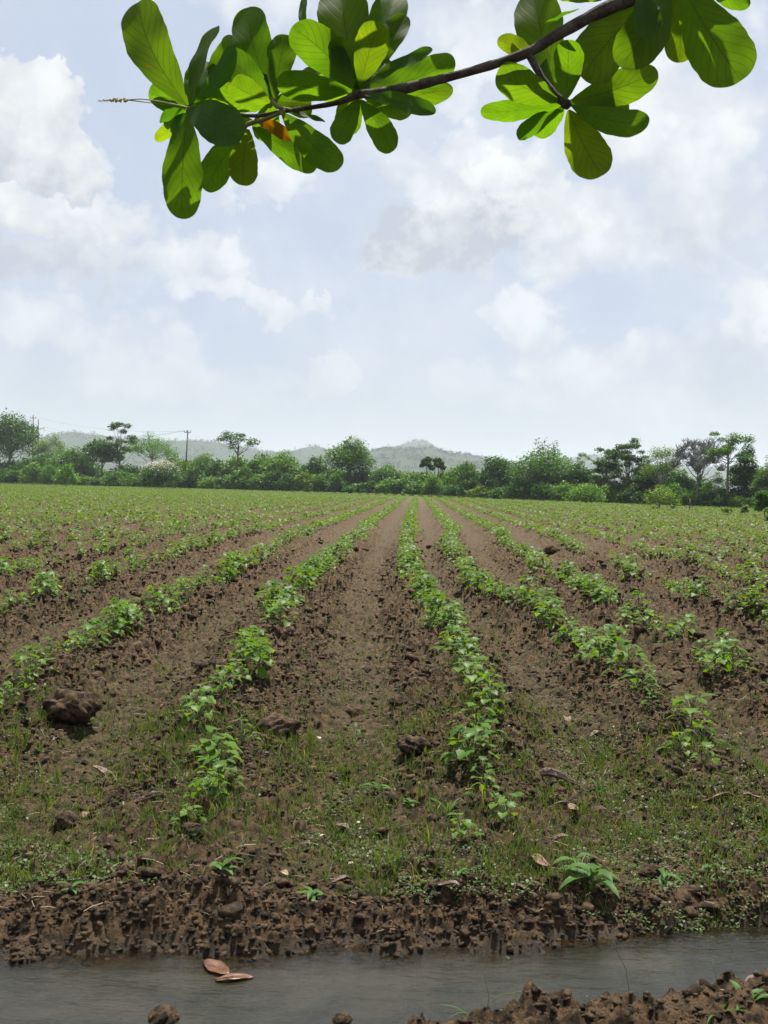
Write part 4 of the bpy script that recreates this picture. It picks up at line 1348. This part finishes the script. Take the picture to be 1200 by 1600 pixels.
# ------------------------------------------------------------------ hills
def hill(name, prof, Yd, depth_, seed, rough):
    """a ridge whose crest passes the profile points (frame pixels at distance Yd)"""
    pts = [at_depth(x, y, Yd) for x, y in prof]
    xs = np.array([p.x for p in pts]); zs = np.array([p.z for p in pts])
    gx_ = np.linspace(xs[0], xs[-1], 420); gy_ = np.linspace(-1, 1.6, 60)
    GX, GY = np.meshgrid(gx_, gy_)
    crest = np.interp(GX, xs, zs)
    prof_y = np.where(GY < 0, np.clip(np.cos(GY * np.pi / 2), 0, 1) ** 1.3, np.exp(-(GY * 1.3) ** 2))
    zz = crest * prof_y
    yy = Yd + GY * depth_
    zz = zz + rough * (perlin(GX / 90, yy / 90, seed) * 1.2 + perlin(GX / 30, yy / 30, seed + 1) * .6) * np.clip(prof_y, 0, 1) ** .5 * sstep(0, 20, crest)
    zz = zz - 3 * (1 - prof_y)
    idx = np.arange(GX.size).reshape(GX.shape)
    F = np.stack([idx[:-1, :-1], idx[:-1, 1:], idx[1:, 1:], idx[1:, :-1]], -1).reshape(-1, 4)
    V = np.stack([GX, yy, zz], -1).reshape(-1, 3)
    tag(mk(name, V, F, M_HILL, smooth=True, attrs={'rnd': np.clip(.5 + .5 * perlin(V[:, 0] / 50, V[:, 1] / 50, seed), 0, 1)}), kind='structure')
    # woods on it
    r_ = np.random.default_rng(seed)
    n = 5200
    ix = r_.integers(0, GX.shape[1], n); iy = r_.integers(5, 34, n)
    base = np.stack([GX[iy, ix], yy[iy, ix], zz[iy, ix]], 1)
    den = perlin(base[:, 0] / 70, base[:, 1] / 70, seed + 4) > -.12
    base = base[den]; n = len(base)
    sz = Yd * .0015 * (.5 + r_.random(n))
    NLq = 9
    P = np.repeat(base, NLq, 0); S = np.repeat(sz, NLq); m_n = len(P)
    off = r_.normal(0, .45, (m_n, 3)) * S[:, None]; off[:, 2] = np.abs(off[:, 2]) * 1.1 + .3 * S
    return scatter(quad, np.array([(0, 1, 2, 3)]), P + off, S * .75, rotm(r_.random(m_n) * 6.28, r_.normal(0, .8, m_n), r_.random(m_n) * 6.28))


h1 = hill('hill', [(-420, 745), (-150, 715), (60, 690), (95, 683), (120, 677), (150, 680), (200, 688), (270, 690), (330, 690), (370, 698), (420, 706), (455, 708), (480, 701), (500, 699), (520, 706), (560, 712), (600, 730), (700, 765)], 3000, 750, 91, 4.5)
h2 = hill('hill', [(440, 770), (500, 742), (540, 722), (575, 706), (600, 701), (640, 699), (680, 704), (705, 712), (730, 712), (765, 718), (800, 728), (860, 740), (960, 765)], 2400, 560, 95, 4.0)
h3 = hill('hill', [(540, 770), (590, 725), (620, 700), (640, 692), (655, 689), (668, 694), (690, 709), (730, 722), (820, 735), (870, 722), (910, 712), (950, 716), (1010, 735), (1100, 730), (1200, 735), (1350, 775)], 3900, 700, 99, 4.5)
V, F = merge([h1, h2, h3])
tag(mk('hillside_woods', V, F, M_HILL, attrs={'rnd': np.repeat(rng.random(len(V) // 4), 4)}), 'distant hazy woods covering the low hills', 'woods', kind='stuff')

# ------------------------------------------------------------------ overhanging branch with big leaves
m_, g = newmat('big_leaf')
uvn = g.n('ShaderNodeUVMap'); uvn.uv_map = 'UVMap'
sp = g.n('ShaderNodeSeparateXYZ'); g.l(uvn.outputs[0], sp.inputs[0])
t_, v_ = sp.outputs[0], sp.outputs[1]
av = g.m('ABSOLUTE', g.m('SUBTRACT', v_, .5))
mid_ = g.ramp(av, g.m('SUBTRACT', .034, g.m('MULTIPLY', t_, .022)), .008, 0, 1)
ph = g.m('SUBTRACT', g.m('MULTIPLY', t_, 8.5), g.m('MULTIPLY', av, 5.5))
fr_ = g.m('ABSOLUTE', g.m('SUBTRACT', g.m('FRACT', ph), .5))
lat = g.ramp(fr_, .10, .02, 0, .9)
tcn = g.n('ShaderNodeTexCoord')
net = g.n('ShaderNodeTexVoronoi'); net.feature = 'DISTANCE_TO_EDGE'; net.inputs['Scale'].default_value = 160; g.l(tcn.outputs['Object'], net.inputs['Vector'])
nete = g.ramp(net.outputs['Distance'], .07, .0, 0, .18)
vein = g.m('MAXIMUM', g.m('MAXIMUM', mid_, lat), nete)
oi = g.n('ShaderNodeObjectInfo')
nz = g.noise(tcn.outputs['Object'], 18, 5, .6)
base = g.mix(g.ramp(nz, .3, .7), (.015, .046, .005), (.026, .064, .008))
base = g.mix(g.m('MULTIPLY', oi.outputs['Random'], .45), base, (.036, .066, .008))
spot = g.noise(tcn.outputs['Object'], 42, 3, .6)
base = g.mix(g.ramp(spot, .71, .75, 0, .75), base, (.10, .035, .012))
base = g.mix(g.m('MULTIPLY', vein, .35), base, (.055, .085, .022))
base = g.mix(1.0, base, oi.outputs['Color'], 'MULTIPLY')
tcol = g.mix(1.0, base, (5.9, 4.9, .6), 'MULTIPLY')
tcol = g.mix(g.m('MULTIPLY', vein, .7), tcol, (.035, .085, .006))
d = g.n('ShaderNodeBsdfPrincipled'); g.l(base, d.inputs['Base Color']); d.inputs['Roughness'].default_value = .5; d.inputs['Specular IOR Level'].default_value = .12
bpn = g.n('ShaderNodeBump'); bpn.inputs['Strength'].default_value = .25; bpn.inputs['Distance'].default_value = .0012
g.l(vein, bpn.inputs['Height']); g.l(bpn.outputs[0], d.inputs['Normal'])
tl = g.n('ShaderNodeBsdfTranslucent'); g.l(tcol, tl.inputs[0])
mxx = g.n('ShaderNodeMixShader'); mxx.inputs[0].default_value = .6
g.l(d.outputs[0], mxx.inputs[1]); g.l(tl.outputs[0], mxx.inputs[2])
oo = g.n('ShaderNodeOutputMaterial'); g.l(mxx.outputs[0], oo.inputs[0])
M_BIG = m_
M_BRANCH = plain_mat('branch_bark', (.035, .026, .020), (.10, .085, .07), 30, .85, .3, .9, 120)
M_SPIKE = plain_mat('flower_spike', (.30, .27, .10), (.50, .46, .22), 200, .7)
M_TWIG = plain_mat('young_twig', (.10, .10, .035), (.16, .15, .06), 40, .7)

BD = 2.55                                   # distance of the branch from the camera
broot = empty('tree_branch', tuple(at_depth(1010, -14, BD)))
BO = np.array(broot.location)


def big_leaf(bx_, by_, tx, ty, wpx, d0=0.0, d1=0.0, roll=0.0, droop=.06, col=(1, 1, 1, 1), fold=.14, label=None):
    """leaf from base pixel to tip pixel; d0, d1 = how much farther (m) than the branch"""
    a = at_depth(bx_, by_, BD + d0); b = at_depth(tx, ty, BD + d1)
    ax = (b - a); L_ = ax.length; ax.normalize()
    view = ((a + b) / 2 - Vector((0, 0, CAM_H))).normalized()
    side = ax.cross(view).normalized()
    nrm = side.cross(ax).normalized()
    side = (side * math.cos(roll) + nrm * math.sin(roll)).normalized()
    nrm = side.cross(ax).normalized()
    if nrm.z < 0: nrm = -nrm
    wd = wpx * (BD + (d0 + d1) / 2) / FPX / max(.35, abs(math.cos(roll)))
    rows, cols_ = 36, 12
    wd *= 1.0
    V, UV = [], []
    r_ = random.Random(int(bx_ * 13 + tx * 7 + ty))
    ph1, ph2 = r_.random() * 6, r_.random() * 6
    bend = r_.uniform(-.06, .06)
    for j in range(rows + 1):
        t = math.sin(j / rows * math.pi / 2) ** 1.25
        wj = ((t + .02) ** .88) * max(1 - t, 0) ** .43 / .525
        wj = max(wj, .035 if t < .9 else .0)
        wj *= 1 + .025 * math.sin(t * 19 + ph1) + .012 * math.sin(t * 47 + ph2)
        cen = a + ax * (L_ * t) + nrm * (droop * L_ * math.sin(math.pi * t)) + side * (bend * L_ * math.sin(math.pi * t))
        for q in range(cols_ + 1):
            v = q / cols_ * 2 - 1
            off = side * (v * wd / 2 * wj) + nrm * (fold * abs(v) ** 1.3 * wd / 2 * wj - .02 * L_ * abs(v) * wj * math.sin(t * 13 + ph2 + v))
            p = cen + off
            V.append(tuple(p)); UV.append((t, (v + 1) / 2))
    F = []
    for j in range(rows):
        for q in range(cols_):
            k_ = j * (cols_ + 1) + q
            F.append((k_, k_ + 1, k_ + cols_ + 2, k_ + cols_ + 1))
    o = mk('leaf', V, np.array(F), M_BIG, broot, loc=BO, smooth=True, uv=UV)
    o.color = col
    if label: o['label'] = label
    return o


DK = (.62, .80, .85, 1)      # darker, bluer leaves
YL = (1.25, 1.0, .8, 1)
LEAVES = [
    # outermost rosette (left)
    (293, 165, 215, 4, 84, .05, .12, .1), (299, 163, 338, 42, 26, .03, .10, 1.05), (302, 163, 372, 62, 62, .10, .18, -.2), (303, 160, 368, 74, 34, -.05, -.16, .75, .03, DK),
    (292, 170, 374, 222, 74, -.10, -.24, .35, .03, DK), (292, 176, 284, 342, 72, 0, -.02, .1), (288, 170, 232, 146, 44, .08, .16, .3, .03, DK), (290, 173, 250, 186, 20, -.05, -.1, .9, .05, DK),
    (291, 177, 270, 213, 20, -.04, -.10, .8, .05, DK), (285, 190, 243, 220, 24, .1, .2, .2, .05, YL),
    # second rosette
    (385, 200, 320, 297, 56, .05, .06, .2), (388, 202, 380, 290, 54, -.02, 0, 0, .04, YL), (396, 199, 494, 264, 46, .04, .05, .2), (398, 190, 300, 190, 40, .1, .16, .3),
    (440, 176, 532, 262, 56, -.02, 0, .15), (398, 187, 455, 218, 24, .03, .02, .3, .04, (3.0, .55, .35, 1), .1, 'withered orange-red leaf hanging below the twig'), (452, 174, 508, 190, 8, 0, .04, 1.1, .03, DK),
    # third rosette
    (426, 158, 386, 12, 70, .08, .16, .1), (424, 156, 352, 82, 52, .03, .04, -.2), (429, 154, 447, 54, 52, .04, .06, .1), (421, 164, 345, 160, 46, .12, .2, .3), (432, 160, 500, 110, 40, .12, .2, .2),
    (422, 160, 360, 130, 50, -.06, -.12, .2),
    # fourth rosette
    (555, 132, 532, -24, 92, .06, .18, .1), (560, 130, 618, -14, 66, .10, .22, .1), (562, 132, 590, 34, 62, -.07, -.12, .1, .05, YL), (565, 133, 634, 24, 46, .06, .12, .2), (552, 136, 456, 42, 74, .0, .02, .1),
    (550, 142, 433, 128, 52, -.05, -.10, .15), (566, 136, 676, 78, 20, -.06, -.14, 1.0, .03, DK), (565, 138, 711, 94, 58, .05, .08, .2), (568, 142, 708, 140, 44, .10, .14, .3), (570, 148, 680, 177, 30, -.06, -.16, .6, .05, DK),
    (562, 155, 526, 223, 44, -.01, -.01, .1), (564, 156, 613, 237, 48, 0, .02, .15), (575, 155, 616, 166, 20, .10, .16, .3, .04, YL), (556, 130, 520, 60, 44, .02, .0, .3), (478, 60, 476, -4, 15, .2, .26, .3, .03, DK),
    # fifth rosette on its own twig
    (884, 156, 888, 62, 54, -.05, -.10, .2), (880, 150, 832, -16, 86, .10, .24, .1), (872, 158, 777, 112, 62, -.02, -.03, .2), (876, 165, 751, 176, 38, .0, .04, .35), (878, 170, 808, 214, 32, .03, .02, .5, .03, DK),
    (888, 172, 940, 275, 76, 0, 0, .15, .05, YL), (893, 165, 1014, 192, 50, -.04, -.08, .25), (893, 158, 1028, 112, 62, .02, .05, .2), (835, 84, 777, 63, 34, .12, .2, .2, .04, YL),
    # sixth rosette, centre just above the frame
    (1012, -2, 908, 120, 96, .0, -.02, .1, .05, YL), (1040, -24, 968, 104, 84, -.06, -.12, .15), (1062, -26, 1062, 98, 56, .06, .08, .2, .05, YL), (1064, -22, 1158, 126, 108, -.02, -.05, .1), (1096, -34, 1172, 8, 36, .05, .1, .3),
    (940, 0, 868, -12, 34, .03, .06, .3), (905, 14, 849, 40, 7, -.05, -.1, 1.2, .02, DK), (1010, -20, 930, -70, 80, .05, .1, .2), (1020, -30, 1000, -150, 90, .08, .2, .1), (1060, -34, 1130, -150, 90, .08, .2, .1), (960, 10, 990, 96, 30, .12, .2, .2),
    (1000, -10, 1010, 60, 50, -.10, -.16, .3), (1030, -10, 1090, 60, 44, .10, .18, .3, .05, YL),
]
for L_ in LEAVES: big_leaf(*L_)
for i, (ux, uy, nx) in enumerate(((293, 166, 4), (426, 158, 4), (560, 136, 5), (884, 160, 3), (1050, -20, 2))):
    for j in range(nx):
        a_ = j * 6.28 / nx + i * 1.3 + .4
        ln_ = 78 + 22 * math.sin(i * 3 + j * 5)
        big_leaf(ux, uy, ux + math.cos(a_) * ln_, uy + math.sin(a_) * ln_ * .8, 50, .06, .12, .35)
# unseen rosettes added above the frame to shade the leaves below
for i, (ux, uy) in enumerate(((1090, -165), (900, -150), (700, -150), (550, -155), (390, -135))):
    for j in range(4):
        a_ = j * 1.57 + i * .7
        ln_ = 120 + 22 * math.sin(i * 3 + j * 5)
        big_leaf(ux, uy, ux + math.cos(a_) * ln_, uy + math.sin(a_) * ln_ * .8, 66, .12, .12 + .25 * math.sin(a_ * 1.3 + 1), .4)


def px_tube(pts, dd, name, mat, sides=8):
    P = [at_depth(x, y, BD + q) for (x, y, r_), q in zip(pts, dd)]
    # smooth the path with extra points and a little irregularity
    PP, RR = [], []
    rr_ = random.Random(len(pts))
    for i in range(len(P) - 1):
        for s in range(6):
            t = s / 6
            p0, p1, p2, p3 = P[max(i - 1, 0)], P[i], P[i + 1], P[min(i + 2, len(P) - 1)]
            q = .5 * ((2 * p1) + (p2 - p0) * t + (2 * p0 - 5 * p1 + 4 * p2 - p3) * t * t + (3 * p1 - p0 - 3 * p2 + p3) * t ** 3)
            PP.append(q); RR.append((pts[i][2] * (1 - t) + pts[i + 1][2] * t) / 2 * BD / FPX * rr_.uniform(.93, 1.08))
    PP.append(P[-1]); RR.append(pts[-1][2] / 2 * BD / FPX)
    V, F = tube(PP, RR, sides)
    return mk(name, V, F, mat, broot, loc=BO, smooth=True)


px_tube([(1260, -190, 32), (1120, -80, 27), (1010, -14, 23), (940, 17, 21), (870, 55, 18), (820, 84, 16), (740, 110, 13), (680, 126, 15), (625, 140, 17), (585, 146, 16), (560, 148, 13), (520, 162, 8), (450, 173, 7), (395, 181, 6), (330, 172, 6), (292, 170, 7)],
        [0.05, .03, 0, 0, 0, 0, 0, 0, 0, 0, 0, 0, .01, .02, .01, 0], 'stem', M_BRANCH, 10)
px_tube([(826, 84, 12), (846, 120, 10), (868, 148, 11), (884, 162, 17), (890, 168, 10)], [0, 0, -.01, -.01, -.01], 'twig', M_BRANCH)
px_tube([(446, 173, 7), (415, 186, 6), (388, 194, 8), (384, 199, 5)], [0, 0, 0, 0], 'twig', M_TWIG)
px_tube([(455, 172, 6), (436, 168, 6), (425, 158, 9), (424, 152, 5)], [0, .01, .03, .03], 'twig', M_TWIG)
px_tube([(1010, -14, 12), (1040, -18, 10), (1062, -22, 12)], [0, 0, 0], 'twig', M_BRANCH)
px_tube([(1120, -80, 18), (1090, -165, 16), (900, -150, 13), (700, -150, 11), (550, -155, 8), (390, -135, 5)], [.03, .12, .12, .12, .12, .12], 'shade_limb', M_BRANCH)  # unseen limb, added to carry the shading rosettes
px_tube([(294, 168, 3), (262, 161, 2.4), (225, 155, 2), (198, 156, 2)], [0, -.02, -.03, -.04], 'flower_stalk', M_SPIKE, 5)
# the spike: small buds packed along the end
P0, P1 = at_depth(200, 156, BD - .04), at_depth(154, 157, BD - .06)
sv, sf = ico(1)
nb = 46; t = np.linspace(0, 1, nb)
pos = np.array([tuple(P0.lerp(P1, float(q))) for q in t])
rb = .0034 * (1 - .55 * t) * (.7 + .6 * rng.random(nb))
pos += rng.normal(0, 1, (nb, 3)) * (.0028 * (1 - .5 * t))[:, None]
V, F = scatter(sv, sf, pos, rb, rotm(t * 20, t * 0, t * 0))
mk('flower_spike', V, F, M_SPIKE, broot, loc=BO, smooth=True)
tag(broot, 'leafy branch with large paddle-shaped green leaves hanging into the sky', 'branch')

# ------------------------------------------------------------------ humid air
import bmesh
bm = bmesh.new(); bmesh.ops.create_cube(bm, size=1)
me = bpy.data.meshes.new('haze'); bm.to_mesh(me); bm.free()
haze = bpy.data.objects.new('haze', me); COL.objects.link(haze)
haze.scale = (12000, 12000, 190); haze.location = (0, 1000, 190 / 2 - 6)
hm = bpy.data.materials.new('humid_air'); hm.use_nodes = True
g = NT(hm.node_tree)
vol = g.n('ShaderNodeVolumePrincipled'); vol.inputs['Color'].default_value = (.80, .90, .97, 1); vol.inputs['Density'].default_value = .00015; vol.inputs['Anisotropy'].default_value = .3
oo = g.n('ShaderNodeOutputMaterial'); g.l(vol.outputs[0], oo.inputs['Volume'])
me.materials.append(hm)
tag(haze, 'thin pale humid air over the field', 'haze', kind='stuff')
